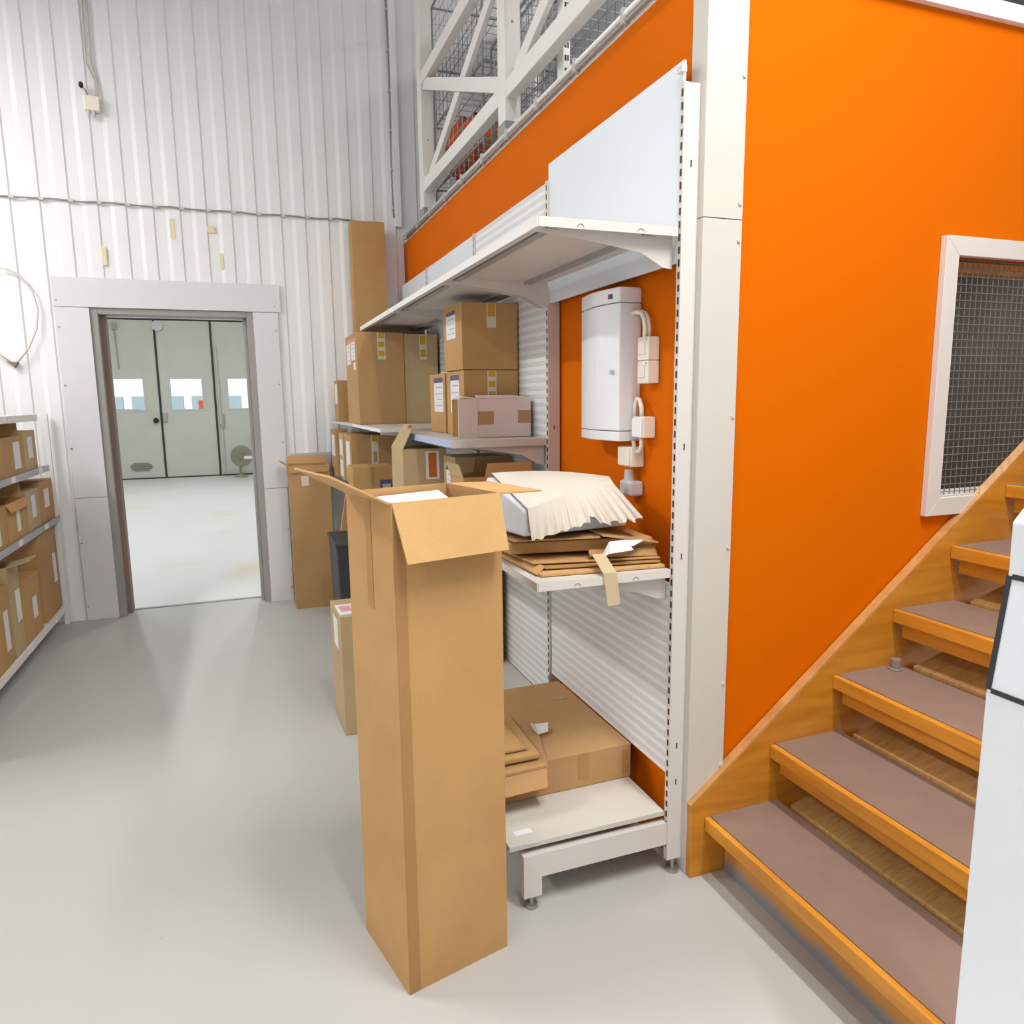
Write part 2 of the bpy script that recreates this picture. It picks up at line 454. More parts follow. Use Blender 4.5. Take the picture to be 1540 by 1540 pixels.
MB().cyl((-1.44, GY - .03, 2.98), (-1.44, GY + .02, 2.98), .10).build('door_closer', M['plastic_g'], gate)
vt = MB()
for k in range(5):
    zz = .16 + k * .035; hw = .2 * math.sqrt(max(.1, 1 - ((k - 2) / 2.8) ** 2))
    vt.box(-1.94 - hw, -1.94 + hw, GY + .005, GY + .02, zz, zz + .022)
vt.build('vent', M['fan'], gate)
# low fan standing in front of the gate
fn = thing('floor_fan', 'round grey floor fan standing in front of the cream gate', 'fan', (-0.09, 15.5, 0))
MB().cyl((-0.09, 15.5, .0), (-0.09, 15.5, .05), .13, .09).build('base', M['fan'], fn)
MB().cyl((-0.09, 15.5, .05), (-0.09, 15.5, .25), .022).build('stem', M['fan'], fn)
MB().cyl((-0.06, 15.46, .42), (-0.06, 15.54, .42), .21, .21, 32).build('grille', M['fan'], fn, .01)
MB().cyl((-0.06, 15.42, .42), (-0.06, 15.46, .42), .05).build('hub', M['fan'], fn)
MB().box(-0.02, .14, 15.445, 15.459, .36, .42).build('badge', M['paper'], fn)

# yard and building outside the gate windows
sbox('ground_outside', M['asphalt'], (-14, 12, 16.3, 40, -0.12, -0.02))
bl = thing('building', 'white low building with blue windows seen through the gate panes', 'building', (-1, 26, 0))
MB().box(-12, 10, 26, 28, 0, 3.4).build('wall', M['facade'], bl)
MB().box(-12.2, 10.2, 25.9, 28, 3.4, 3.5).build('roof', M['facade'], bl)
for k in range(9):
    MB().box(-10.25 + k * 1.75, -8.75 + k * 1.75, 25.95, 26.0, 1.22, 1.70).build('window', M['glassb'], bl)
MB().box(-1.3, -1.0, 25.90, 25.95, 1.28, 1.55).build('red_sign', M['sack'], bl)
vn = thing('van', 'dark vehicle parked outside, seen through the left gate pane', 'vehicle', (-3.4, 22.5, -0.02))
MB().prism([(-4.3, .35), (-2.1, .35), (-2.1, 1.15), (-2.5, 1.2), (-2.75, 1.32), (-4.0, 1.32), (-4.3, 1.25)], 'y', 21.8, 23.3).build('body', M['bin'], vn, .04)
for x in (-3.85, -2.6):
    MB().cyl((x, 21.75, .3), (x, 21.95, .3), .32).build('wheel', M['black'], vn)

# ------------------------------------------------------------------ orange block (store under the mezzanine)
sbox('wall_right', M['orange'], (XO, XO + .05, YO + .04, YB, 0, ZD))
WX0, WX1, WZ0, WZ1 = 2.19, 3.25, 1.15, 1.935
wr = MB()
wr.box(XO, WX0, YO, YO + .04, 0, ZD); wr.box(WX1, 5.0, YO, YO + .04, 0, ZD)
wr.box(WX0, WX1, YO, YO + .04, 0, WZ0); wr.box(WX0, WX1, YO, YO + .04, WZ1, ZD)
struct(wr.build('wall_front', M['orange']))
dk = MB()
dk.box(1.6, 4.0, 3.6, 3.65, 0, ZD - .2); dk.box(1.55, 1.6, YO + .05, 3.65, 0, ZD - .2); dk.box(4.0, 4.05, YO + .05, 3.65, 0, ZD - .2)
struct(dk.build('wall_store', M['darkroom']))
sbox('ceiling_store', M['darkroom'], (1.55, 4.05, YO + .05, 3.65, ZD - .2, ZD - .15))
sbox('floor_mezzanine', M['ceiling'], (XO, 5.0, YO + .0, YB - .02, ZD, ZD + .03))
# corner trim: two folded sheets with a seam, screws
t2 = None
for z0, z1 in ((0, 1.985), (1.988, 4.3)):
    m = MB()
    m.box(1.2235, 1.353, YO - .016, YO - .001, z0, z1); m.box(1.2235, 1.2285, YO - .001, YO + .055, z0, z1)
    o = m.build('trim_2' if t2 is None else 'corner_sheet', M['post'], t2)
    if t2 is None: t2 = struct(o)
for z in (.35, .62, 1.05, 1.44, 1.93, 2.03, 2.36):
    MB().cyl((1.343, YO - .020, z), (1.343, YO - .015, z), .0055, n=10).build('screw', M['post'], t2)
sbox('trim_3', M['wall_white'], (1.36, 5.0, YO - .02, YO + .06, ZD - .008, ZD + .042))
# post continuing up at the corner
sbox('trim_4', M['white_metal'], (XO - .004, XO + .02, YO + .06, YB - .03, ZD, ZD + .03))

# grilled window by the stairs
fo_, fi_ = (2.132, WX1 + .06, WZ0 - .06, WZ1 + .06), (WX0, WX1, WZ0, WZ1)
oc = [(fo_[0], fo_[2]), (fo_[1], fo_[2]), (fo_[1], fo_[3]), (fo_[0], fo_[3])]
ic = [(fi_[0], fi_[2]), (fi_[1], fi_[2]), (fi_[1], fi_[3]), (fi_[0], fi_[3])]
wn = None
for k in (2, 0, 1, 3):
    q = (k + 1) % 4
    o = MB().prism([oc[k], oc[q], ic[q], ic[k]], 'y', YO - .024, YO - .001).build('window_1' if wn is None else 'window_frame', M['warm_white'], wn, .0015)
    if wn is None: wn = struct(o)
MB().box(WX0, WX1, YO + .0, YO + .12, WZ0 - .02, WZ0 + .004).build('window_sill', M['warm_white'], wn)
MB().box(WX0, WX1, YO + .06, YO + .11, WZ1 - .035, WZ1).build('inner_batten', M['wood_t'], wn)
g = MB()
k = 0
while WX0 + .012 + k * .0245 < WX1:
    x = WX0 + .012 + k * .0245
    g.tube([(x, YO + .012, WZ0 + .004), (x, YO + .012, WZ1)], .0016, 5); k += 1
k = 0
while WZ0 + .014 + k * .0255 < WZ1:
    z = WZ0 + .014 + k * .0255
    g.tube([(WX0, YO + .009, z), (WX1, YO + .009, z)], .0016, 5); k += 1
g.build('wire_mesh', M['wire'], wn)

# ------------------------------------------------------------------ staircase
st = thing('staircase', 'open varnished pine staircase with brown matted treads beside the orange wall', 'staircase', (1.3, 1.3, 0))
SY0, SY1 = 0.74, 1.752       # tread ends
NT = 13
def stringer(y0, y1):
    top = lambda x: .242 + .79 * (x - 1.226)
    bot = lambda x: .79 * (x - 1.64)
    xe = 1.226 + (ZD - .242) / .79
    MB().prism([(1.226, 0), (1.64, 0), (xe, bot(xe)), (xe, ZD), (1.226, .242)], 'y', y0, y1 - .0).build('stringer', M['wood'], st, .002)
    MB().hexa([(1.226, y0, .242), (1.226, y1, .242), (xe, y1, ZD), (xe, y0, ZD), (1.222, y0, .247), (1.222, y1, .247), (xe - .004, y1, ZD + .005), (xe - .004, y0, ZD + .005)]).build('stringer_cap', M['wood_t'], st)
stringer(1.752, 1.784)
stringer(0.705, 0.738)
for n in range(1, NT):
    x0 = 1.274 + .2415 * (n - 1); z = .199 + .1965 * (n - 1); xb = x0 + .278
    tr = MB().box(x0 + .018, xb, SY0, SY1, z - .043, z - .003).build('tread', M['wood_n'], st)
    MB().box(x0, x0 + .02, SY0, SY1, z - .045, z).build('nosing', M['wood_n'], tr, .004)
    MB().box(x0 + .02, xb - .002, SY0, SY1 - .001, z - .003, z + .001).build('tread_mat', M['mat'], tr)
    if n > 1:
        MB().box(x0 + .032, x0 + .05, SY0 + .01, SY1 - .012, z - .098, z - .043).build('riser_lip', M['wood_n'], tr, .002)
    else:
        MB().box(1.352, 1.37, SY0, SY1 - .004, 0, z - .043).build('riser_board', M['riser'], tr)
    ya, yb = SY0, SY1 - .055
    MB().hexa([(xb + .010, ya, z - .016), (xb + .19, ya, z + .030), (xb + .19, yb, z + .030), (xb + .010, yb, z - .016), (xb + .008, ya, z + .010), (xb + .185, ya, z + .056), (xb + .185, yb, z + .056), (xb + .008, yb, z + .010)]).build('back_slat', M['wood_p'], tr, .002)
    MB().box(xb - .035, xb + .1, SY1 - .03, SY1, z - .055, z - .02).build('cleat', M['wood'], tr)
cp = thing('metal_cap', 'small grey metal cap standing on the third stair tread by the stringer', 'cap', (1.985, 1.715, .593))
MB().cyl((1.985, 1.715, .593), (1.985, 1.715, .600), .0215).build('flange', M['grey_sleeve'], cp, .002)
MB().cyl((1.985, 1.715, .600), (1.985, 1.715, .630), .0175, .016).build('body', M['rust'], cp, .002)

# ------------------------------------------------------------------ gondola shelving
UP = [1.80, 2.74, 3.70, 4.72]
XF, XB = 1.172, 1.2232
sh = thing('shelving_unit', 'white perforated gondola shelving against the orange wall', 'shelving', (0.95, 3.2, 0))
for i, y in enumerate(UP):
    up = MB().box(XF, XB, y, y + .020, .045, 2.335).build('upright', M['warm_white'], sh)
    sl = MB(); z = .09
    while z < 2.31:
        sl.box(XF - .0012, XF + .002, y + .005, y + .0125, z, z + .019); z += .034
    sl.build('slot_row', M['slot'], up)
    if i < 2:
        kk = MB()
        for z in ((.30, .42, 1.02, 1.345, 2.12) if i == 0 else (1.37,)):
            kk.box(1.196, 1.2, y - .001, y + .002, z, z + .018)
        kk.build('punch_marks', M['slot'], up)
    ft = MB().cyl((XF + .026, y + .010, .0), (XF + .026, y + .010, .012), .022, .020).cyl((XF + .026, y + .010, .012), (XF + .026, y + .010, .046), .007)
    ft.build('levelling_foot', M['chrome'], up)
# back panels
def panel(y0, y1, z0, z1, m, nm='back_panel'):
    MB().box(XF + .010, XF + .018, y0, y1, z0, z1).build(nm, m, sh, .001)
panel(UP[0] + .021, UP[1] - .002, .325, .94, M['perf'])
panel(UP[0] + .021, UP[1] + .012, 1.872, 2.398, M['board_white'])
panel(UP[1] + .021, UP[2] - .002, .192, 2.335, M['perf'])
panel(UP[2] + .021, UP[3] - .002, 1.87, 2.335, M['board_white'])
panel(UP[2] + .021, UP[3] - .002, .192, 1.868, M['perf'])
panel(UP[3] + .021, 5.56, .22, 2.335, M['board_white'])
MB().box(XF - .006, XF + .01, UP[0] + .006, UP[0] + .03, 2.362, 2.378).build('panel_hook', M['warm_white'], sh)

def bracket(y, z, x0, deep, parent, m=M['warm_white'], t=.004):
    MB().prism([(x0 + .004, z), (XF, z), (XF, z - deep), (XF - .03, z - deep + .004), (XF - .10, z - .055), (x0 + .15, z - .03), (x0 + .004, z - .018)], 'y', y, y + t).build('bracket', m, parent)
def shelf(y0, y1, x0, ztop, th, fascia, deep=.085, under=M['shelf_under'], end=True, arcs=False):
    b = MB().box(x0, XF - .002, y0, y1, ztop - .012, ztop).build('shelf_board', M['shelf_under'], sh)
    MB().box(x0 - .003, x0, y0, y1, ztop - th, ztop).build('front_rail', fascia, b)
    MB().box(x0, x0 + .02, y0, y1, ztop - th, ztop - th + .003).build('rail_lip', under, b)
    for xx in (x0 + .035, XF - .10):
        MB().box(xx, xx + .028, y0 + .006, y1 - .006, ztop - th + .002, ztop - .012).build('stiffener', M['grey_sleeve'], b)
    MB().box(x0, XF - .002, y0 - .0025, y0, ztop - th, ztop + .001).build('end_plate', M['warm_white'], b)
    if arcs:
        for xx in (x0 + .12, XF - .12):
            a = [(xx + .010 * math.cos(t), y0 - .003, ztop - th + .004 + .009 * math.sin(t)) for t in [math.pi * q / 8 for q in range(9)]]
            MB().tube(a, .0012, 5).build('pressed_tab', M['jamb'], b)
    bracket(y0 + .030, ztop - .012, x0, deep, b)
    bracket(y1 - .008, ztop - .012, x0, deep, b)
    return b
# top row
shelf(UP[0] + .014, UP[1] + .012, .75, 1.963, .024, M['white_metal'], .095, arcs=True)
shelf(UP[1] + .014, UP[2] + .012, .75, 1.963, .024, M['white_metal'], .095)
shelf(UP[2] + .014, 4.81, .75, 1.963, .024, M['white_metal'], .095)
# middle row
shelf(UP[1] + .014, UP[2] + .012, .768, 1.336, .028, M['blue_rail'], .10)
shelf(UP[2] + .022, UP[3] + .01, .66, 1.352, .018, M['white_metal'], .10)
b4 = MB().prism([(.66, UP[3] + .024), (XF - .002, UP[3] + .024), (XF - .002, 5.58), (.625, 5.58)], 'z', 1.334, 1.352).build('shelf_board', M['shelf_under'], sh)
# lower row
shelf(UP[0] + .014, UP[1] + .012, .743, .989, .024, M['warm_white'], .085, arcs=True)
shelf(UP[1] + .014, UP[2] + .012, .76, .968, .026, M['white_metal'], .085)
shelf(UP[2] + .014, 5.5, .70, .968, .026, M['white_metal'], .085)
# base decks
def base(y0, y1, x0, z, x1=XF - .003):
    b = MB().box(x0, x1, y0, y1, z - .016, z).build('base_board', M['post'], sh, .001)
    return b
bb = base(UP[0] + .016, UP[1] + .014, .648, .207)
MB().box(.70, .735, UP[0] + .012, UP[0] + .0135, 0.2072, .2078).build('deck_label', M['paper'], bb)
MB().box(.685, .74, UP[0] + .062, UP[0] + .085, .2072, .2078).build('deck_label', M['paper'], bb)
for y0, y1 in ((UP[1] + .021, UP[2] - .001), (UP[2] + .021, UP[3] - .001), (UP[3] + .021, 5.5)):
    base(y0, y1, .648, .190, XF + .0095)
for y in UP[:3] + [5.46]:
    fb = MB().box(.745, XF, y + .004, y + .030, .098, .172).build('base_bracket', M['warm_white'], sh)
    MB().box(.688, .745, y + .004, y + .030, .038, .172).build('leg', M['warm_white'], fb)
    MB().cyl((.716, y + .017, .0), (.716, y + .017, .012), .020, .018).cyl((.716, y + .017, .012), (.716, y + .017, .038), .007).build('levelling_foot', M['chrome'], fb)

# ------------------------------------------------------------------ cartons
def carton(name, label, cat, corner, dims, rot=0.0, m=None, group=None, open_top=False, flaps=(), stickers=(), inner=None, t=.005):
    """corner = near-left bottom corner, dims = (w, d, h); flaps: (edge, length, angle, (a0,a1)); stickers: (face,u0,u1,v0,v1,mat,name)"""
    m = m or M['card']
    w, d, h = dims
    T = Matrix.Translation(Vector(corner)) @ Matrix.Rotation(rot, 4, 'Z')
    root = thing(name, label, cat, corner, group)
    if open_top:
        b = MB(T)
        b.box(0, w, 0, t, 0, h); b.box(0, w, d - t, d, 0, h); b.box(0, t, t, d - t, 0, h); b.box(w - t, w, t, d - t, 0, h); b.box(t, w - t, t, d - t, 0, t)
        b.build('body', m, root)
    else:
        b = MB(T).box(0, w, 0, d, 0, h)
        b.build('body', m, root, .003)
        if 'notop' not in flaps:
            MB(T).box(w / 2 - .001, w / 2 + .001, .004, d - .004, h - .0005, h + .0006).build('top_seam', M['card_dark'], root)
    for fl in flaps:
        if isinstance(fl, str): continue
        edge, L, ang, tr = fl[:4]
        fm = fl[4] if len(fl) > 4 else (inner or M['card_in'])
        c, s = math.cos(ang) * L, math.sin(ang) * L
        a, bq = tr
        if edge == 'f':   q = [(a, 0, h), (bq, 0, h), (bq - .01, -c, h + s), (a + .01, -c, h + s)]
        elif edge == 'b': q = [(bq, d, h), (a, d, h), (a + .01, d + c, h + s), (bq - .01, d + c, h + s)]
        elif edge == 'l': q = [(0, bq, h), (0, a, h), (-c, a + .01, h + s), (-c, bq - .01, h + s)]
        else:             q = [(w, a, h), (w, bq, h), (w + c, bq - .01, h + s), (w + c, a + .01, h + s)]
        MB(T).slab(*q, .0045).build('flap', fm, root)
    for stc in stickers:
        face, u0, u1, v0, v1, sm, nm = stc[:7]
        e0, e1 = .0004, .0014
        if face == 'f':   bx = (u0, u1, -e1, -e0, v0, v1)
        elif face == 'l': bx = (-e1, -e0, u0, u1, v0, v1)
        elif face == 'r': bx = (w + e0, w + e1, u0, u1, v0, v1)
        else:             bx = (u0, u1, v0, v1, h + e0, h + e1)
        s0 = MB(T).box(*bx).build(nm, sm, root)
        if len(stc) > 7:      # printed header / lines on the label
            for (fu0, fu1, fv0, fv1, pm, pn) in stc[7]:
                U0, U1 = u0 + (u1 - u0) * fu0, u0 + (u1 - u0) * fu1
                V0, V1 = v0 + (v1 - v0) * fv0, v0 + (v1 - v0) * fv1
                f0, f1 = .0015, .0019
                if face == 'f':   bx = (U0, U1, -f1, -f0, V0, V1)
                elif face == 'l': bx = (-f1, -f0, U0, U1, V0, V1)
                elif face == 'r': bx = (w + f0, w + f1, U0, U1, V0, V1)
                else:             bx = (U0, U1, V0, V1, h + f0, h + f1)
                MB(T).box(*bx).build(pn, pm, s0)
    return root

HDR = [(0, 1, .86, 1.0, M['purple'], 'label_header'), (.1, .8, .70, .74, M['print'], 'print_line'), (.1, .9, .52, .55, M['print'], 'print_line'), (.15, .7, .36, .39, M['print'], 'print_line'), (.1, .85, .18, .21, M['print'], 'print_line')]
LINES = HDR[1:]
def tape3(x0, x1, ztop, n, step):
    out = [('f', x0, x1, ztop - n * step, ztop, M['tape_w'], 'tape_strip', [(.12, .88, 1 - (k + .62) / n, 1 - k / n - .01, M['tape_y'], 'tape_block') for k in range(n)])]
    return out

# the tall open carton in the foreground
big = carton('tall_carton', 'tall open brown cardboard box standing on the floor in the foreground', 'box', (.304, 1.624, 0.0), (.2985, .28, 1.267), R(13.3),
       M['card'], None, True,
       [('f', .145, R(-68), (.003, .2955)), ('l', .15, R(28), (.003, .277)), ('r', .135, R(-2), (.003, .277)), ('b', .14, R(-55), (.0, .29), M['card'])],
       [('l', .12, .155, .99, 1.262, M['tape'], 'tape_strip'), ('f', .003, .032, .004, 1.263, M['card_dark'], 'glued_seam')])
T = Matrix.Translation(Vector((.304, 1.624, 0))) @ Matrix.Rotation(R(13.3), 4, 'Z')
fo = thing('foam_sheet', 'white packing sheet lying inside the tall open foreground box', 'packing sheet', (.42, 1.85, 1.2))
MB(T).slab((.012, .15, 1.232), (.22, .10, 1.236), (.26, .262, 1.246), (.012, .27, 1.240), .006).build('sheet', M['paper'], fo, .002)
ins = thing('cardboard_insert', 'brown cardboard insert under the white sheet inside the tall foreground box', 'cardboard', (.4, 1.8, 1.1))
MB(T).box(.008, .16, .05, .055, .004, 1.19).box(.008, .012, .055, .26, .004, 1.17).build('insert', M['card_in'], ins)

# second tall carton by the door
carton('tall_carton', 'open cardboard box standing on the floor against the right side of the doorway', 'box', (.283, 5.33, 0), (.285, .21, 1.045), R(-1), M['card_b'], None, True,
       [('b', .06, R(75), (.0, .285)), ('f', .05, R(-75), (.0, .285), M['card_b']), ('l', .06, R(30), (.0, .205))],
       [('f', .085, .135, .90, .97, M['tape_w'], 'tape_strip')])
gp = MB().box(.32, .61, YB - .03, YB - .012, 0, 1.115).build('grey_board', M['plastic_g'])
tag(gp, 'grey board leaning behind the open box at the doorway', 'board')

# floor carton with label, dark bin
carton('floor_carton', 'small box with a pink-marked label on top, standing on the floor behind the foreground box', 'box', (.347, 3.15, 0), (.27, .30, .555), R(2), M['card_g'], None, False, (),
       [('t', .005, .15, .03, .20, M['paper'], 'shipping_label', [(.1, .45, .3, .8, M['pink_lbl'], 'label_print')]), ('l', .08, .2, .38, .52, M['paper'], 'shipping_label')])
bn = thing('plastic_bin', 'dark grey plastic bin on the floor behind the foreground box', 'bin', (.56, 4.6, 0))
b = MB()
b.hexa([(.50, 4.42, 0), (.63, 4.42, 0), (.63, 4.82, 0), (.50, 4.82, 0), (.485, 4.40, .62), (.64, 4.40, .62), (.64, 4.84, .62), (.485, 4.84, .62)])
b.build('body', M['bin'], bn, .01)
b = MB(); b.box(.478, .646, 4.392, 4.848, .615, .64); b.build('rim', M['bin'], bn, .006)

# --- middle shelf
G1 = 'cartons on the middle shelf'
carton('carton', 'small narrow carton at the far wall end of the middle shelf', 'box', (.637, 5.22, 1.3525), (.11, .2, .285), 0, M['card_b'], G1, False, (), [('l', .02, .15, .12, .26, M['paper'], 'shipping_label')])
carton('carton', 'tall carton with white, yellow striped tape at the far left of the middle shelf', 'box', (.667, 4.46, 1.3525), (.285, .48, .55), R(0), M['card_b'], G1, False, (),
       tape3(.125, .172, .548, 3, .053) + [('l', .06, .22, .39, .52, M['paper'], 'shipping_label', LINES + [(0, 1, .85, 1, M['red_lbl'], 'label_header')]), ('l', .25, .42, .37, .52, M['paper'], 'shipping_label', LINES + [(0, 1, .85, 1, M['red_lbl'], 'label_header')]), ('l', .06, .14, .33, .375, M['paper'], 'small_label')])
carton('carton', 'tall carton standing against the wall, right of the one with striped tape', 'box', (.954, 4.465, 1.3525), (.212, .32, .545), 0, M['card_g'], G1, False, (),
       [('f', .095, .143, .39, .54, M['tape_w'], 'tape_strip', [(.15, .85, .6, .95, M['tape_y'], 'tape_block'), (.15, .85, .1, .4, M['tape_y'], 'tape_block')])])
carton('carton', 'square carton with a shipping label, left of the stack of two on the middle shelf', 'box', (.915, 3.39, 1.337), (.24, .29, .285), 0, M['card'], G1, False, (),
       [('l', .03, .20, .10, .265, M['paper'], 'shipping_label', HDR)])
carton('carton', 'lower carton of the stack of two, behind the pale box on the middle shelf', 'box', (.92, 3.09, 1.337), (.255, .285, .288), 0, M['card'], G1, False, (),
       tape3(.11, .152, .286, 3, .045) + [('l', .07, .21, .10, .27, M['paper'], 'shipping_label', HDR)])
carton('carton', 'upper carton of the stack of two, under the top shelf', 'box', (.915, 3.085, 1.627), (.26, .285, .287), R(0.6), M['card'], G1, False, (),
       [('f', .115, .158, .18, .285, M['tape_w'], 'tape_strip', [(.1, .9, .45, .98, M['tape_y'], 'tape_block')]), ('l', .09, .235, .14, .26, M['paper'], 'shipping_label', HDR)])
# pale printed box with open end
pk = carton('pale_box', 'pale pinkish white box with brown squares at the near end of the middle shelf', 'box', (.925, 2.915, 1.337), (.242, .145, .163), 0, M['card_pink'], None, False, ('notop',),
       [('f', -.004, .072, .055, .11, M['card_b'], 'brown_square'), ('f', .182, .2415, .058, .112, M['card_b'], 'brown_square')])
MB().slab((.925, 2.915, 1.337), (.925, 2.915, 1.5), (.838, 2.905, 1.498), (.838, 2.905, 1.332 + .006), .004).build('end_flap', M['card_pink'], pk)
MB().slab((.925, 3.06, 1.337), (.86, 3.16 - .09, 1.337), (.86, 3.16 - .09, 1.497), (.925, 3.06, 1.5), .004).build('end_flap', M['card'], pk)
MB().slab((.925, 2.92, 1.4995), (.925, 3.06, 1.4995), (.85, 3.05, 1.512), (.86, 2.93, 1.506), .004).build('end_flap', M['card_pink'], pk)
MB().slab((.93, 2.917, 1.501), (1.16, 2.917, 1.501), (1.13, 3.06, 1.512), (.96, 3.06, 1.512), .003).build('top_flap', M['card_pink'], pk)

# --- lower shelf
G2 = 'cartons on the lower shelf'
carton('carton', 'narrow carton with white label nearest the back wall on the lower shelf', 'box', (.60, 5.18, .969), (.085, .28, .325), 0, M['card_b'], G2, False, (), [('l', .04, .2, .14, .29, M['paper'], 'shipping_label')])
carton('carton', 'carton with two white labels second from the back wall on the lower shelf', 'box', (.62, 4.93, .969), (.30, .22, .31), 0, M['card_g'], G2, False, (), [('l', .03, .17, .16, .27, M['paper'], 'shipping_label'), ('l', .03, .17, .02, .13, M['paper'], 'shipping_label')])
carton('carton', 'wide carton with pale taped seam under the middle shelf', 'box', (.628, 4.62, .969), (.30, .29, .312), 0, M['card_b'], G2, False, (),
       [('f', .128, .175, .12, .31, M['tape_w'], 'tape_strip', [(.1, .9, .8, 1, M['tape_y'], 'tape_block'), (.25, .75, .1, .45, M['card_b'], 'tape_block')]), ('l', .05, .21, .10, .27, M['paper'], 'shipping_label')])
carton('carton', 'low carton with dark barcode label in front of the taped carton', 'box', (.575, 4.20, .969), (.235, .2, .15), 0, M['card'], G2, False, (),
       [('f', .155, .225, .01, .07, M['purple'], 'dark_label', [(.2, .9, .1, .6, M['print'], 'barcode')]), ('f', .11, .116, .0, .15, M['card_dark'], 'seam')])
c5 = carton('carton', 'carton with orange strip label and one raised flap on the lower shelf', 'box', (.702, 3.40, .969), (.212, .27, .297), 0, M['card_g'], G2, False, (),
       [('f', .112, .178, .15, .285, M['paper'], 'strip_label', [(.2, .8, .06, .94, M['orange_lbl'], 'label_print')])])
fl = MB().slab((.702, 3.40, 1.266), (.702, 3.67, 1.266), (.757, 3.62, 1.375), (.757, 3.40, 1.378), .0045).build('flap', M['card_g'], c5)
MB().box(.728, .76, 3.4, 3.5, 1.3805, 1.382).build('flap_tip_print', M['pink_lbl'], c5)
carton('carton', 'carton with purple-headed label behind the open carton on the lower shelf', 'box', (.895, 3.17, .969), (.25, .2, .268), R(0), M['card_g'], G2, False, (),
       [('l', .02, .15, .08, .22, M['paper'], 'shipping_label', HDR)])
carton('carton', 'low open carton at the near end of the lower shelf, flaps raised', 'box', (.825, 2.80, .969), (.30, .2, .215), 0, M['card'], G2, True,
       [('f', .055, R(86), (.09, .30), M['card_in']), ('l', .055, R(75), (.0, .20), M['card_g']), ('b', .06, R(88), (.1, .29), M['card_in'])])
# tall grey carton on the base deck, tall carton in the back corner
carton('tall_carton', 'narrow grey-brown carton on the base deck, behind the foreground box', 'box', (1.00, 3.28, .191), (.155, .30, .70), 0, M['card_g'], None)
carton('tall_carton', 'very tall narrow carton standing in the back corner beside the orange wall', 'box', (.815, 5.46, 1.3525), (.24, .12, 1.414), 0, M['card'], None)

# ------------------------------------------------------------------ bay nearest the stairs: parcel and flattened cardboard
f1 = thing('flattened_carton', 'lower flattened carton lying directly on the near shelf under the parcel', 'cardboard', (.98, 2.1, .99))
MB().slab((.775, 1.87, .9905), (1.165, 1.835, .9905), (1.165, 2.45, .9905), (.765, 2.45, .9905), .010).build('sheet', M['card_in'], f1, .002)
MB().slab((.80, 1.90, 1.004), (1.16, 1.85, 1.004), (1.16, 2.42, 1.012), (.75, 2.42, 1.004), .006).build('sheet', M['card_dark'], f1, .002)
MB().slab((.775, 1.93, 1.015), (1.165, 1.86, 1.013), (1.16, 2.42, 1.020), (.74, 2.40, 1.012), .006).build('sheet', M['card'], f1, .002)
MB().slab((.77, 1.885, .9925), (.80, 1.90, 1.012), (.74, 2.40, 1.018), (.74, 2.40, .994), .004).build('folded_edge', M['card'], f1)
f2 = thing('flattened_carton', 'thicker upper flattened carton directly under the white parcel', 'cardboard', (.95, 2.15, 1.03))
m = MB()
m.hexa([(.735, 2.02, 1.030), (1.16, 1.90, 1.040), (1.165, 2.50, 1.030), (.70, 2.50, 1.026), (.735, 2.02, 1.066), (1.16, 1.90, 1.075), (1.165, 2.50, 1.078), (.70, 2.50, 1.066)])
m.build('body', M['card'], f2, .004)
MB().slab((.74, 2.0, 1.072), (.98, 1.90, 1.084), (1.165, 2.45, 1.088), (.72, 2.45, 1.076), .005).build('top_sheet', M['card_b'], f2)
MB().slab((.98, 1.885, 1.092), (1.165, 1.875, 1.058), (1.165, 2.35, 1.072), (.985, 2.3, 1.098), .005).build('flap', M['card_b'], f2)
MB().slab((.945, 1.90, 1.03), (1.16, 1.872, 1.018), (1.165, 1.9, 1.046), (.95, 1.92, 1.044), .004).build('flap', M['card_dark'], f2)
# hanging tape
tp = MB()
tp.slab((.935, 1.865, 1.045), (.975, 1.862, 1.045), (.985, 1.805, 1.0), (.942, 1.806, 1.0), .0006)
tp.slab((.942, 1.806, 1.0), (.985, 1.805, 1.0), (.997, 1.803, .905), (.957, 1.804, .902), .0006)
tag(tp.build('tape_strip', M['tape_c']), 'strip of clear tan tape hanging over the near shelf edge', 'tape')
ts = MB()
ts.slab((.985, 1.85, 1.045), (1.06, 1.842, 1.052), (1.05, 1.87, 1.078), (1.0, 1.88, 1.074), .002)
ts.slab((1.0, 1.88, 1.074), (1.05, 1.87, 1.078), (1.12, 1.88, 1.072), (1.07, 1.86, 1.060), .002)
ts.slab((.985, 1.85, 1.045), (1.0, 1.88, 1.074), (.98, 1.88, 1.04), (.97, 1.862, 1.032), .002)
tag(ts.build('paper_scrap', M['paper']), 'crumpled white paper scrap on the flattened cartons under the parcel', 'paper')
# parcel
pc = thing('parcel', 'cream paper-wrapped parcel with pleated wrapping on top of the flattened cartons', 'parcel', (.95, 2.15, 1.08))
Z0 = 1.094
pb = MB()
pb.hexa([(.755, 1.955, Z0), (1.10, 1.945, Z0 + .012), (1.135, 2.15, Z0 + .01), (.705, 2.22, Z0), (.765, 1.96, 1.172), (1.055, 1.955, 1.226), (1.12, 2.14, 1.232), (.725, 2.21, 1.252)])
pb.build('body', M['wrap_g'], pc, .010, 3)
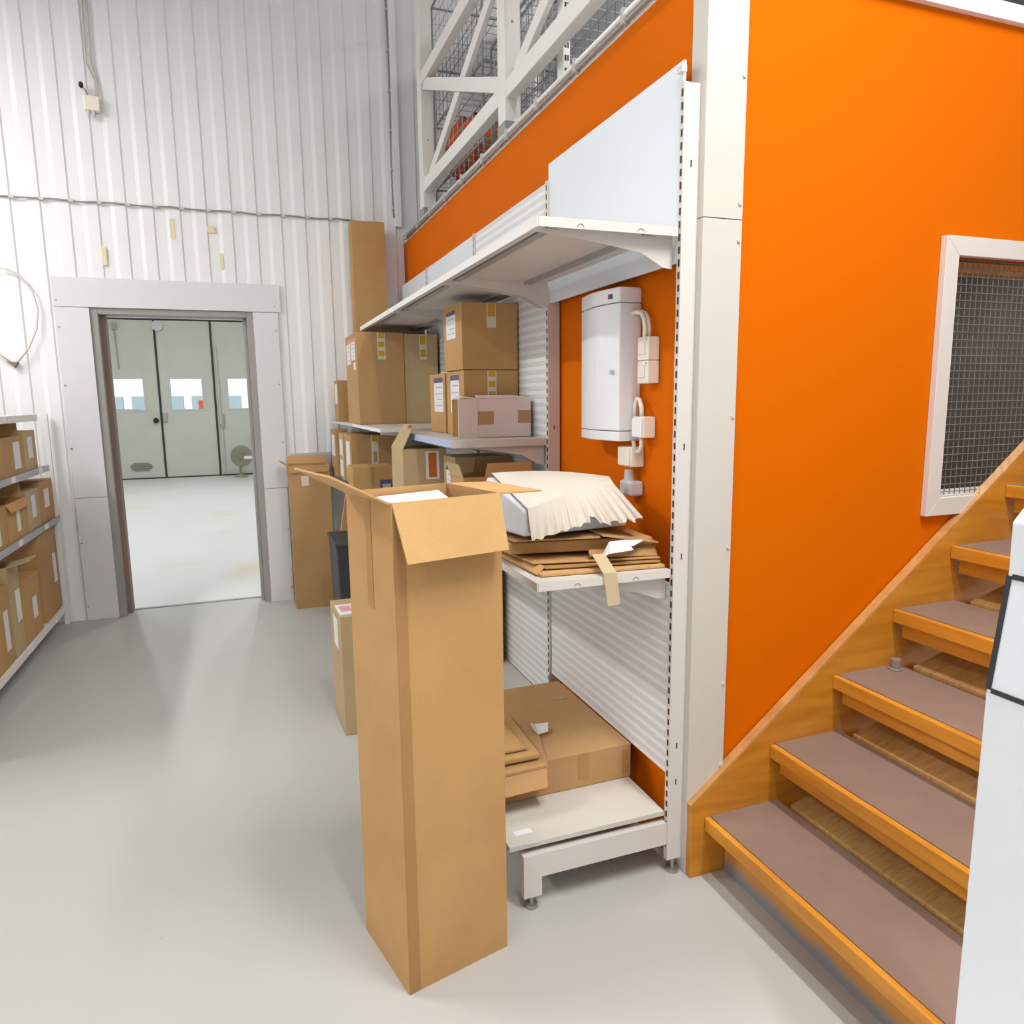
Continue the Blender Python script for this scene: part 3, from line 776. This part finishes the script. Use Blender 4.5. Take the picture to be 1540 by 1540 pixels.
# pleated paper skirt: grid draped over the top and hanging down the near side
def lerp(a, b, t): return Vector(a) + (Vector(b) - Vector(a)) * t
nx, ny = 60, 12
vs, fs = [], []
for j in range(ny + 1):
    for i in range(nx + 1):
        u, v = i / nx, j / ny
        far = lerp((.745, 2.21, 1.262), (1.13, 2.13, 1.240), u) + Vector((0, 0, .012 * math.sin(math.pi * u)))
        ridge = lerp((.768, 1.952, 1.180), (1.050, 1.945, 1.236), u ** .8) + Vector((0, .02 * math.sin(math.pi * u), .006 * math.sin(math.pi * u)))
        hem = lerp((.768, 1.925, 1.088), (.955, 1.905, 1.136), u / .56) if u < .56 else lerp((.962, 1.893, 1.130), (1.122, 1.898, 1.134), (u - .56) / .44)
        if .53 < u < .57: hem = hem + Vector((0, .012, .022))
        if v < .5:
            p = lerp(far, ridge, v / .5)
        else:
            q = (v - .5) / .5
            p = lerp(ridge, hem, q)
            k = (.0060 if u > .5 else .0032) * q
            p = p + Vector((.4 * k * math.sin(i * 1.3), -abs(k) * (1 + math.sin(i * 1.45 + .7 * math.sin(i * .31))) * 1.6, k * math.sin(i * .9)))
        vs.append(tuple(p))
for j in range(ny):
    for i in range(nx):
        a = j * (nx + 1) + i
        fs.append((a, a + 1, a + nx + 2, a + nx + 1))
pm = MB(); pm._add(vs, fs)
po = pm.build('paper_skirt', M['wrap'], pc, smooth=False)
sd = po.modifiers.new('thick', 'SOLIDIFY'); sd.thickness = .002
# right end skirt
vs, fs = [], []
for j in range(6):
    for i in range(25):
        u, q = i / 24, j / 5
        p = lerp(lerp((1.050, 1.945, 1.236), (1.13, 2.13, 1.240), u), lerp((1.122, 1.898, 1.134), (1.160, 2.14, 1.13), u), q)
        vs.append((p.x + .004 * q * math.sin(i * 1.4), p.y, p.z + .004 * q * math.sin(i * 1.7)))
for j in range(5):
    for i in range(24):
        a = j * 25 + i
        fs.append((a, a + 1, a + 26, a + 25))
pm = MB(); pm._add(vs, fs)
po = pm.build('paper_skirt', M['wrap'], pc)
sd = po.modifiers.new('thick', 'SOLIDIFY'); sd.thickness = .002

# --- base deck: large flat box with scraps
fb = carton('flat_carton', 'large flat brown carton lying on the white base deck of the shelving', 'box', (.60, 2.035, .2075), (.575, .60, .122), R(0.5), M['card_b'], None, False, ('notop',),
       [('f', .375, .415, .03, .12, M['tape'], 'tape_strip'), ('f', .54, .565, .02, .1, M['tape'], 'tape_strip'), ('t', .48, .53, .42, .46, M['tape'], 'tape_strip')])
p1 = thing('flattened_carton', 'upper flattened carton piece on the flat carton, beside the foreground box', 'cardboard', (.74, 2.2, .35))
MB().hexa([(.58, 2.02, .348), (.835, 2.03, .345), (.845, 2.38, .345), (.60, 2.38, .348), (.58, 2.02, .368), (.835, 2.03, .362), (.845, 2.38, .360), (.60, 2.38, .365)]).build('sheet', M['card'], p1, .004)
MB().slab((.60, 2.05, .370), (.80, 2.06, .366), (.79, 2.33, .366), (.60, 2.33, .368), .010).build('top_sheet', M['card'], p1, .003)
p2 = thing('flattened_carton', 'lower flattened carton piece hanging over the front of the flat carton', 'cardboard', (.76, 2.2, .33))
MB().hexa([(.56, 1.985, .322), (.85, 2.0, .322), (.93, 2.3, .331), (.60, 2.50, .331), (.56, 1.985, .340), (.85, 2.0, .336), (.93, 2.3, .340), (.60, 2.50, .343)]).build('sheet', M['card_b'], p2, .004)
MB().slab((.60, 1.985, .325), (.845, 2.0, .325), (.83, 1.955, .285), (.60, 1.945, .282), .004).build('flap', M['card_b'], p2)
ps = MB()
ps.slab((.895, 2.19, .343), (.935, 2.20, .343), (.955, 2.25, .350), (.905, 2.25, .352), .002)
ps.slab((.895, 2.19, .343), (.905, 2.25, .352), (.885, 2.24, .365), (.880, 2.20, .36), .002)
tag(ps.build('paper_scrap', M['paper']), 'small white paper scrap lying on the large flat carton', 'paper')

# ------------------------------------------------------------------ water heater and electrics on the orange wall
wh = thing('water_heater', 'slim white wall heater cabinet mounted on the orange wall above the parcel', 'heater', (1.19, 2.25, 1.355))
def bow(z0, z1, y0, y1, xb, xf, bulge, n=14):
    pts = [(xb, y0)] + [(xf - bulge * math.sin(math.pi * k / n), y0 + (y1 - y0) * k / n) for k in range(n + 1)] + [(xb, y1)]
    return MB().prism(pts, 'z', z0, z1)
bow(1.39, 1.797, 2.105, 2.385, 1.229, 1.150, .022).build('front_cover', M['heater'], wh, .004, 2, False)
bow(1.799, 1.846, 2.105, 2.385, 1.229, 1.150, .022).build('top_cap', M['heater'], wh, .004)
bow(1.356, 1.388, 2.105, 2.385, 1.229, 1.150, .022).build('bottom_cap', M['heater'], wh, .004)
MB().box(1.137, 1.145, 2.14, 2.18, 1.812, 1.827).build('badge', M['purple'], wh)
MB().cyl((1.133, 2.135, 1.58), (1.146, 2.135, 1.58), .007).build('indicator', M['plastic_g'], wh)
def sw(name, lab, y0, y1, z0, z1, grp, x0=1.188, rocker=True):
    s = thing(name, lab, 'switch' if rocker else 'junction box', (1.21, (y0 + y1) / 2, z0), grp)
    MB().box(x0, 1.229, y0, y1, z0, z1).build('housing', M['plastic'], s, .004)
    if rocker:
        MB().box(x0 - .005, x0, y0 + .018, y1 - .012, z0 + .018, z1 - .012).build('rocker', M['plastic'], s, .002)
        MB().cyl((x0 - .002, y0 + .01, z1 - .008), (x0, y0 + .01, z1 - .008), .003, n=8).build('screw', M['chrome'], s)
    return s
sw('wall_switch', 'upper of the two white switches beside the heater', 1.992, 2.058, 1.612, 1.684, 'switches beside the heater')
sw('wall_switch', 'lower of the two white switches beside the heater', 1.992, 2.058, 1.541, 1.611, 'switches beside the heater')
jb = sw('junction_box', 'tilted white junction box below the switches beside the heater', 2.008, 2.075, 1.37, 1.437, None, 1.185, False)
MB().box(1.178, 1.185, 2.012, 2.07, 1.372, 1.432).build('lid', M['heater'], jb, .002)
j2 = sw('junction_box', 'yellowed junction box directly under the heater', 2.075, 2.16, 1.272, 1.338, None, 1.180, False)
MB().box(1.174, 1.18, 2.08, 2.155, 1.276, 1.335).build('lid', M['plastic'], j2, .002)
pl = thing('power_plug', 'pale grey power plug and socket hanging under the yellowed junction box', 'plug', (1.2, 2.12, 1.175))
MB().box(1.178, 1.229, 2.075, 2.15, 1.175, 1.225).build('socket', M['plastic_g'], pl, .008)
MB().cyl((1.196, 2.115, 1.22), (1.196, 2.115, 1.262), .018, .014).build('plug_body', M['plastic_g'], pl)
def arc(c, r, a0, a1, n=10, yz=True):
    return [(c[0], c[1] + r * math.cos(a0 + (a1 - a0) * k / n), c[2] + r * math.sin(a0 + (a1 - a0) * k / n)) for k in range(n + 1)]
for dx, nm in ((0, 'upper white supply cable bending from the heater into the switches'), (.014, 'rear white supply cable bending from the heater into the switches')):
    c = MB().tube([(1.195 + dx, 2.11, 1.765)] + arc((1.195 + dx, 2.07, 1.72), .045, R(80), R(0), 8)[::1] [:0] + [(1.195 + dx, 2.07, 1.765), (1.195 + dx, 2.045, 1.757), (1.195 + dx, 2.03, 1.737), (1.195 + dx, 2.024, 1.71), (1.195 + dx, 2.024, 1.683)], .0075, 10)
    tag(c.build('supply_cable', M['plastic'], None, smooth=True), nm, 'cable', 'cables at the heater')
c = MB().tube([(1.20, 2.09, 1.435), (1.20, 2.088, 1.475), (1.20, 2.075, 1.495), (1.20, 2.058, 1.490), (1.20, 2.046, 1.465), (1.20, 2.045, 1.436)], .007, 10)
tag(c.build('supply_cable', M['plastic'], None, smooth=True), 'white cable looping over the tilted junction box', 'cable', 'cables at the heater')
c = MB().tube([(1.20, 2.045, 1.37), (1.20, 2.044, 1.345), (1.20, 2.055, 1.325), (1.20, 2.075, 1.322), (1.20, 2.09, 1.34), (1.20, 2.095, 1.357)], .007, 10)
tag(c.build('supply_cable', M['plastic'], None, smooth=True), 'white cable looping under the tilted junction box', 'cable', 'cables at the heater')

# ------------------------------------------------------------------ mezzanine railing, conduit, cages
ra = thing('railing', 'white timber railing with cross braces along the mezzanine edge', 'railing', (1.27, 3.6, ZD + .03))
RX0, RX1 = 1.25, 1.33
posts = [5.05, 3.42, 1.86]
for y in posts:
    p = MB().box(RX0, RX1, y, y + .10, ZD + .13, 4.2).build('post', M['rail_white'], ra, .003)
    MB().box(RX0 - .003, RX1 + .003, y - .003, y + .103, ZD + .03, ZD + .135).build('post_shoe', M['grey_sleeve'], p, .002)
    for z in (2.92, 3.22):
        MB().cyl((RX0 + .04, y - .004, z), (RX0 + .04, y, z), .006, n=8).build('screw', M['jamb'], p)
def beam(ya, za, yb, zb, h=.075, x0=RX0 + .005, x1=RX1 - .02, nm='brace'):
    d = Vector((0, yb - ya, zb - za)).normalized(); n = Vector((0, -d.z, d.y)) * (h / 2)
    if n.z < 0: n = -n
    A = Vector((0, ya, za)); B = Vector((0, yb, zb))
    X0, X1 = Vector((x0, 0, 0)), Vector((x1, 0, 0))
    MB().hexa([A - n + X0, A - n + X1, B - n + X1, B - n + X0, A + n + X0, A + n + X1, B + n + X1, B + n + X0]).build(nm, M['rail_white'], ra, .003)
for (ya, yb) in ((posts[0], posts[1] + .1), (posts[1], posts[2] + .1)):
    beam(ya, 2.93, yb, 2.93, .08, nm='lower_rail')
    beam(ya, 3.60, yb, 3.60, .08, nm='upper_rail')
    beam(ya - .02, 3.56, yb + .02, 2.99, .07, RX0 + .012, RX1 - .04)
    beam(ya - .02, 2.99, yb + .02, 3.56, .07, RX0 + .04, RX1 - .012)
cd = thing('conduit', 'pale conduit clipped along the edge of the mezzanine above the orange wall', 'conduit', (1.21, 3.8, 2.675))
MB().tube([(1.216, 5.52, 2.69), (1.216, 1.99, 2.69)], .011, 10).build('pipe', M['cable_w'], cd, smooth=True)
MB().tube([(1.214, 5.5, 2.668), (1.214, 2.05, 2.668), (1.214, 1.96, 2.66)], .007, 8).build('cable', M['cable_g'], cd, smooth=True)
y = 2.2
while y < 5.5:
    MB().box(1.200, 1.2262, y, y + .014, 2.658, 2.706).build('clip', M['wire_w'], cd); y += .36
MB().tube([(1.212, 2.05, 2.69), (1.205, 1.99, 2.705), (1.206, 1.94, 2.70), (1.21, 1.92, 2.675), (1.212, 1.97, 2.66)], .006, 8).build('cable_loop', M['cable_w'], cd, smooth=True)

def cage(label, x0, x1, y0, y1, z0, z1, step=.1, mm='wire_c'):
    c = thing('wire_cage', label, 'cage', ((x0 + x1) / 2, (y0 + y1) / 2, z0), 'wire cages on the mezzanine')
    g = MB()
    y = y0
    while y <= y1 + 1e-6:
        g.tube([(x0, y, z0), (x0, y, z1)], .0025, 5); g.tube([(x1, y, z0), (x1, y, z1)], .0025, 5)
        g.tube([(x0, y, z0 + .01), (x1, y, z0 + .01)], .0025, 5); y += step
    x = x0
    while x <= x1 + 1e-6:
        g.tube([(x, y0, z0), (x, y0, z1)], .0025, 5); g.tube([(x, y1, z0), (x, y1, z1)], .0025, 5)
        g.tube([(x, y0, z0 + .01), (x, y1, z0 + .01)], .0025, 5); x += step
    z = z0
    while z <= z1 + 1e-6:
        for a, b in (((x0, y0), (x1, y0)), ((x1, y0), (x1, y1)), ((x1, y1), (x0, y1)), ((x0, y1), (x0, y0))):
            g.tube([(a[0], a[1], z), (b[0], b[1], z)], .0025, 5)
        z += step
    g.build('wire_grid', M[mm], c)
    f = MB()
    for a in ((x0, y0), (x1, y0), (x1, y1), (x0, y1)):
        f.tube([(a[0], a[1], z0), (a[0], a[1], z1)], .007, 6)
    for a, b in (((x0, y0), (x1, y0)), ((x1, y0), (x1, y1)), ((x1, y1), (x0, y1)), ((x0, y1), (x0, y0))):
        f.tube([(a[0], a[1], z1), (b[0], b[1], z1)], .008, 6)
    f.build('rim', M['wire_c'], c)
    return c
ZM = ZD + .031
cage('bottom wire cage behind the far railing gap, holding brown bundles', 1.42, 2.05, 4.25, 5.35, ZM, ZM + .30, .10, 'wire_w')
cage('second wire cage from the mezzanine floor, holding orange sacks', 1.42, 2.05, 4.25, 5.35, ZM + .30, ZM + .72, .105, 'wire_w')
cage('third wire cage up, empty, above the orange sacks', 1.42, 2.05, 4.25, 5.35, ZM + .72, ZM + 1.10, .095, 'wire_c')
cage('topmost wire cage behind the far railing gap', 1.42, 2.05, 4.25, 5.35, ZM + 1.10, ZM + 1.50, .10, 'wire_w')
cage('bottom wire cage behind the railing gap nearer the stairs', 1.42, 2.05, 2.45, 4.10, ZM, ZM + .34, .07, 'wire_c')
cage('upper wire cage behind the railing gap nearer the stairs', 1.42, 2.05, 2.45, 4.10, ZM + .34, ZM + .72, .08, 'wire_w')
for i, (x, y, z, rx, ry, rz, l) in enumerate(((1.56, 5.12, ZM + .51, .12, .17, .20, 'orange sack at the wall end of the second wire cage'),
        (1.56, 4.80, ZM + .47, .12, .15, .16, 'orange sack in the middle of the second wire cage'), (1.56, 4.42, ZM + .44, .12, .15, .13, 'orange sack at the near end of the second wire cage'))):
    tag(MB().blob((x, y, z), rx, ry, rz, .12, i).build('sack', M['sack'], None, smooth=True), l, 'sack', 'orange sacks in the cage')
for i, (y, ry, l) in enumerate(((5.05, .24, 'brown bundle at the wall end of the bottom wire cage'), (4.55, .24, 'brown bundle at the near end of the bottom wire cage'))):
    tag(MB().blob((1.66, y, ZM + .145), .20, ry, .135, .10, i + 9).build('bundle', M['sack_d'], None, smooth=True), l, 'bundle', 'brown bundles in the cage')
tag(MB().box(2.3, 2.34, 2.36, 5.5, ZM, ZM + 1.7).build('partition', M['plastic_g']), 'grey partition standing behind the wire cages', 'partition')
pu = thing('perforated_upright', 'white slotted upright standing among the wire cages', 'upright', (1.38, 3.05, ZM))
MB().box(1.35, 1.38, 2.98, 3.04, ZM, ZM + 1.3).build('post', M['white_metal'], pu)
s_ = MB(); z = ZM + .05
while z < ZM + 1.25:
    s_.box(1.356, 1.364, 2.978, 2.981, z, z + .022); s_.box(1.368, 1.374, 2.978, 2.981, z, z + .022); z += .05
s_.build('slot_row', M['slot'], pu)

# corner above the stairs: dark opening with timber stud
tag(MB().box(2.2, 3.6, 2.25, 2.3, ZM, 4.2).build('dark_panel', M['bin']), 'dark panel above the white trim over the stairs', 'panel')
tag(MB().box(2.405, 2.45, 2.18, 2.22, ZM, 4.2).build('timber_stud', M['wood_t']), 'bare timber stud in front of the dark panel over the stairs', 'stud')

# ------------------------------------------------------------------ things on the back wall
cb = thing('wall_cable', 'grey cable clipped across the corrugated wall above the doorway', 'cable', (-.5, YB, 2.8))
pts = [(-3.9, YB - .008, 2.80)] + [(-1.9 + k * .11, YB - .010 - .004 * (k % 3 == 0), 2.800 + .004 * math.sin(k * 1.9) - .0015 * (k % 2)) for k in range(25)] + [(.86, YB - .01, 2.80)]
MB().tube(pts, .0055, 6).build('cable', M['cable_g'], cb, smooth=True)
k = 0
while -1.62 + k * .1645 < .85:
    x = -1.62 + k * .1645
    MB().box(x, x + .028, YB - .018, YB - .001, 2.791, 2.808).build('clip', M['cable_w'], cb); k += 1
jb = thing('junction_box', 'white junction box on the corrugated wall at upper left', 'junction box', (-.77, YB, 3.35))
MB().box(-.815, -.725, YB - .05, YB - .001, 3.352, 3.44).build('housing', M['plastic'], jb, .006)
for x in (-.795, -.765):
    MB().cyl((x, YB - .03, 3.318), (x, YB - .03, 3.352), .010).build('gland', M['plastic_g'], jb)
for dx in (0, .025):
    MB().tube([(-.742 + dx * .3, YB - .02, 3.44), (-.745 + dx * .4, YB - .012, 3.54), (-.785 + dx, YB - .012, 3.64), (-.777 + dx, YB - .012, 4.0), (-.76 + dx, YB - .012, 5.4)], .007, 6).build('cable', M['cable_w'], jb, smooth=True)
ce = thing('cable_end', 'loose black cable end sticking out above the white wall junction box', 'cable', (-.82, YB - .01, 3.45))
MB().tube([(-.79, YB - .03, 3.44), (-.80, YB - .03, 3.47), (-.815, YB - .035, 3.49)], .005, 6).build('cable', M['cable_g'], ce)
MB().blob((-.822, YB - .036, 3.50), .014, .010, .02, .05, 3).build('cap', M['black'], ce, smooth=True)
tk = thing('cable_trunking', 'narrow white cable trunking running down the corrugated wall corner', 'trunking', (1.17, YB - .03, 2.76))
MB().box(1.165, 1.215, YB - .035, YB - .001, 2.775, 5.5).build('duct', M['wall_white'], tk, .003)
MB().tube([(1.155, YB - .02, 5.5)] + [(1.155 + .004 * math.sin(k), YB - .02, 5.4 - k * .2) for k in range(13)] + [(1.158, YB - .02, 2.84)], .006, 6).build('cable', M['cable_g'], tk, smooth=True)
z = 2.9
while z < 5.4:
    MB().box(1.146, 1.166, YB - .028, YB - .001, z, z + .012).build('clip', M['cable_w'], tk); z += .27
# wire loop on a small rusty bracket, far left
wk = thing('wire_loop', 'loop of wire hanging from a rusty bracket on the wall above the left shelf', 'wire', (-1.3, YB - .03, 1.75))
MB().prism([(-1.40, 1.775), (-1.34, 1.77), (-1.36, 1.735)], 'y', YB - .04, YB - .001).build('bracket', M['rust'], wk)
MB().tube([(-1.345, YB - .03, 1.765), (-1.27, YB - .03, 1.86), (-1.215, YB - .03, 1.98), (-1.195, YB - .03, 2.10), (-1.215, YB - .03, 2.22), (-1.27, YB - .03, 2.31), (-1.34, YB - .03, 2.35), (-1.42, YB - .03, 2.36)], .005, 6).build('wire', M['cable_w'], wk, smooth=True)
MB().tube([(-1.38, YB - .03, 1.77), (-1.45, YB - .03, 1.83), (-1.5, YB - .03, 1.86)], .005, 6).build('wire', M['cable_w'], wk, smooth=True)

# ------------------------------------------------------------------ left shelving with cartons
ls = thing('storage_rack', 'grey steel storage rack full of cartons at the left edge', 'rack', (-1.45, 4.4, 0))
LX0, LX1 = -1.72, -1.20
for y in (3.42, 5.57):
    for x in (LX0, LX1 - .035):
        MB().box(x, x + .03, y, y + .03, 0, 1.44).build('upright', M['white_metal'], ls, .002)
for z, m_, y1 in ((1.432, M['white_metal'], 5.30), (1.105, M['shelf_grey'], 5.46), (.752, M['shelf_grey'], 5.60), (.15, M['white_metal'], 5.52)):
    b = MB().box(LX0, LX1 - .004, 3.42, y1, z - .02, z).build('shelf_board', m_, ls)
    MB().box(LX1 - .004, LX1, 3.42, y1, z - .035, z + .004).build('front_rail', m_, b)
    for yy in (4.62, 5.2):
        MB().box(LX1, LX1 + .006, yy, yy + .06, z - .03, z + .002).build('rail_tab', M['white_metal'], b)
G3 = 'cartons on the left rack'
def lc(label, y0, y1, z, h, m=M['card_b'], open_=False, fl=(), lab=(.25, .75, .2, .8), depth=.42, inset=.015):
    d = y1 - y0
    st_ = [('r', d * lab[0], d * lab[1], h * lab[2], h * lab[3], M['paper'], 'shipping_label')] if lab else []
    return carton('carton', label, 'box', (LX1 - inset - depth, y0, z), (depth, d, h), 0, m, G3, open_, fl, st_)
lc('open carton with a torn label on the top full shelf of the left rack', 4.45, 4.98, 1.106, .215, M['card_b'], True, [('b', .08, R(70), (.02, .40))], (.62, .85, .15, .85))
lc('closed carton nearest the doorway on the top full shelf of the left rack', 5.0, 5.26, 1.106, .235, M['card_g'], False, (), (.3, .7, .3, .85))
lc('open carton at the photo edge on the middle shelf of the left rack', 4.12, 4.50, .753, .21, M['card'], True, [('b', .09, R(65), (.02, .4))], (.45, .7, .1, .7))
lc('open carton with a tilted label in the middle of the left rack', 4.52, 4.90, .753, .215, M['card'], True, [('b', .12, R(75), (.02, .4)), ('r', .05, R(-60), (0, .38), M['card'])], (.45, .62, .2, .8))
lc('carton with white label second from the doorway on the middle shelf of the left rack', 4.92, 5.20, .753, .24, M['card_g'], False, (), (.35, .65, .3, .85))
lc('carton nearest the doorway on the middle shelf of the left rack', 5.22, 5.55, .753, .262, M['card_b'], False, (), (.3, .65, .35, .8))
lc('large carton with white label nearest the doorway on the bottom shelf of the left rack', 5.08, 5.48, .151, .55, M['card_b'], False, (), (.72, .92, .35, .7), .40, .02)
lc('narrow carton with two labels in the middle of the bottom shelf of the left rack', 4.62, 4.98, .151, .36, M['card'], False, (), (.5, .75, .3, .65))
lc('taller carton with a raised flap on the bottom shelf of the left rack', 4.40, 4.60, .151, .50, M['card_g'], True, [('r', .10, R(15), (0, .2), M['card_g'])], (.5, .9, .35, .7))
lc('orange-brown carton with long label on the bottom shelf of the left rack', 4.1, 4.38, .151, .42, M['card'], False, (), (.6, .85, .2, .7))
tag(MB().blob((-1.32, 3.95, .252), .09, .10, .10, .1, 5).build('bag', M['green'], None, smooth=True), 'dark green bag on the bottom shelf at the left edge', 'bag')
bx = carton('poster_box', 'cream panel with brown edge standing on top of the left rack', 'box', (-1.55, 4.60, 1.4325), (.30, .06, .32), R(8), M['plastic'], None, False, ('notop',),
       [('r', .005, .055, .0, .30, M['card_dark'], 'brown_edge')])

# ------------------------------------------------------------------ white pedestal at the right edge
pd = thing('pedestal', 'white pedestal with a sloping black-bordered panel at the right edge', 'pedestal', (1.05, .6, 0))
PY0, PY1 = .42, .672
prof = [(.95, 0), (.95, 1.085), (.972, 1.258), (.970, 1.326), (1.03, 1.385), (1.14, 1.385), (1.14, 0)]
MB().prism(prof, 'y', PY0, PY1).build('body', M['ped'], pd, .003)
def onslope(z): return .95 + (z - 1.085) / (1.258 - 1.085) * .022
def stripe(y0, y1, z0, z1, m=M['stripe'], nm='border_stripe', e=.002):
    MB().hexa([(onslope(z0) - e, y0, z0), (onslope(z0) + .001, y0, z0), (onslope(z0) + .001, y1, z0), (onslope(z0) - e, y1, z0),
               (onslope(z1) - e, y0, z1), (onslope(z1) + .001, y0, z1), (onslope(z1) + .001, y1, z1), (onslope(z1) - e, y1, z1)]).build(nm, m, pd)
stripe(PY1 - .007, PY1, 1.092, 1.252)
stripe(PY0 + .007, PY1 - .008, 1.088, 1.0945)
stripe(PY0 + .007, PY1 - .008, 1.248, 1.255)
stripe(PY0, PY0 + .006, 1.092, 1.252)
stripe(PY1 - .075, PY1 - .047, 1.146, 1.160, M['purple'], 'printed_mark')
stripe(PY1 - .075, PY1 - .050, 1.130, 1.137, M['purple'], 'printed_mark')

# ------------------------------------------------------------------ lamps
def luminaire(label, x, y, z, L, axis, power, group, col=(1.0, .985, .965)):
    t = thing('ceiling_lamp', label, 'lamp', (x, y, z), group)
    hx, hy = (.09, L / 2) if axis == 'y' else (L / 2, .09)
    MB().box(x - hx, x + hx, y - hy, y + hy, z + .03, z + .08).build('housing', M['white_metal'], t)
    a, b = ((x, y - hy + .03, z + .01), (x, y + hy - .03, z + .01)) if axis == 'y' else ((x - hx + .03, y, z + .01), (x + hx - .03, y, z + .01))
    MB().cyl(a, b, .016, n=10).build('tube', M['tube'], t)
    ld = bpy.data.lights.new('lamp_light', 'AREA'); ld.shape = 'RECTANGLE'
    ld.size, ld.size_y = (.16, L) if axis == 'y' else (L, .16)
    ld.energy = power; ld.color = col
    lo = bpy.data.objects.new('lamp_light', ld); COL.objects.link(lo)
    lo.parent = t; lo.location = (0, 0, -.02)
for lab, x, y, pw in (('fluorescent ceiling lamp over the aisle near the back wall', -2.7, 3.7, 96), ('fluorescent ceiling lamp over the aisle beside the viewer', 0.55, .3, 44),
                  ('fluorescent ceiling lamp over the aisle behind the viewer', -2.5, -1.4, 45), ('fluorescent ceiling lamp over the foot of the stairs', 1.42, .15, 80)):
    luminaire(lab, x, y, 4.1, 1.6, 'y', pw, 'hall ceiling lamps')
luminaire('fluorescent ceiling lamp over the mezzanine', 3.2, 3.6, 4.9, 1.6, 'y', 30, None)
luminaire('added fill lamp inside the store behind the grille', 2.9, 2.9, 2.3, 1.2, 'x', 16, None)  # unseen fill lamp, added to lift the dark store interior
for lab, x, y in (('added fill lamp near the doorway in the far room, left', -2.2, 8.5), ('added fill lamp near the doorway in the far room, right', .6, 8.5),
                  ('added fill lamp near the gate in the far room, left', -2.2, 12.5), ('added fill lamp near the gate in the far room, right', .6, 12.5)):
    luminaire(lab, x, y, 4.0, 1.6, 'y', 52, 'far room fill lamps', (.94, .98, 1.0))  # unseen fill lamps, added in place of the far room's daylight

# daylight
w = bpy.data.worlds.new('World'); S.world = w; w.use_nodes = True
w.node_tree.nodes['Background'].inputs[0].default_value = (1.0, .985, .965, 1)
w.node_tree.nodes['Background'].inputs[1].default_value = .5
sun = bpy.data.lights.new('sun', 'SUN'); sun.energy = 3.0; sun.angle = R(4)
so = bpy.data.objects.new('sun', sun); COL.objects.link(so)
so.rotation_euler = Vector((.25, .75, -.75)).to_track_quat('-Z', 'Y').to_euler(); so.location = (0, 20, 20)

# ------------------------------------------------------------------ camera
yaw, pitch, roll = 3.52984200e-01, 1.56044180e-01, 1.22493065e-02
cy, sy, cp, sp = math.cos(yaw), math.sin(yaw), math.cos(pitch), math.sin(pitch)
f = Vector((sy * cp, cy * cp, -sp)); r = Vector((cy, -sy, 0)); d = f.cross(r)
r2 = r * math.cos(roll) + d * math.sin(roll); d2 = d * math.cos(roll) - r * math.sin(roll)
cam = bpy.data.cameras.new('camera'); cam.sensor_width = 36; cam.lens = 36 * 1087.586 / 1540; cam.clip_start = .02; cam.clip_end = 200
co = bpy.data.objects.new('camera', cam); COL.objects.link(co)
mw = Matrix((r2, -d2, -f)).transposed().to_4x4(); mw.translation = Vector((0, 0, 1.5))
co.matrix_world = mw
S.camera = co
S.view_settings.view_transform = 'Standard'
S.view_settings.look = 'None'
S.view_settings.gamma = 1.0
S.view_settings.exposure = 0.26
S.view_settings.use_curve_mapping = False
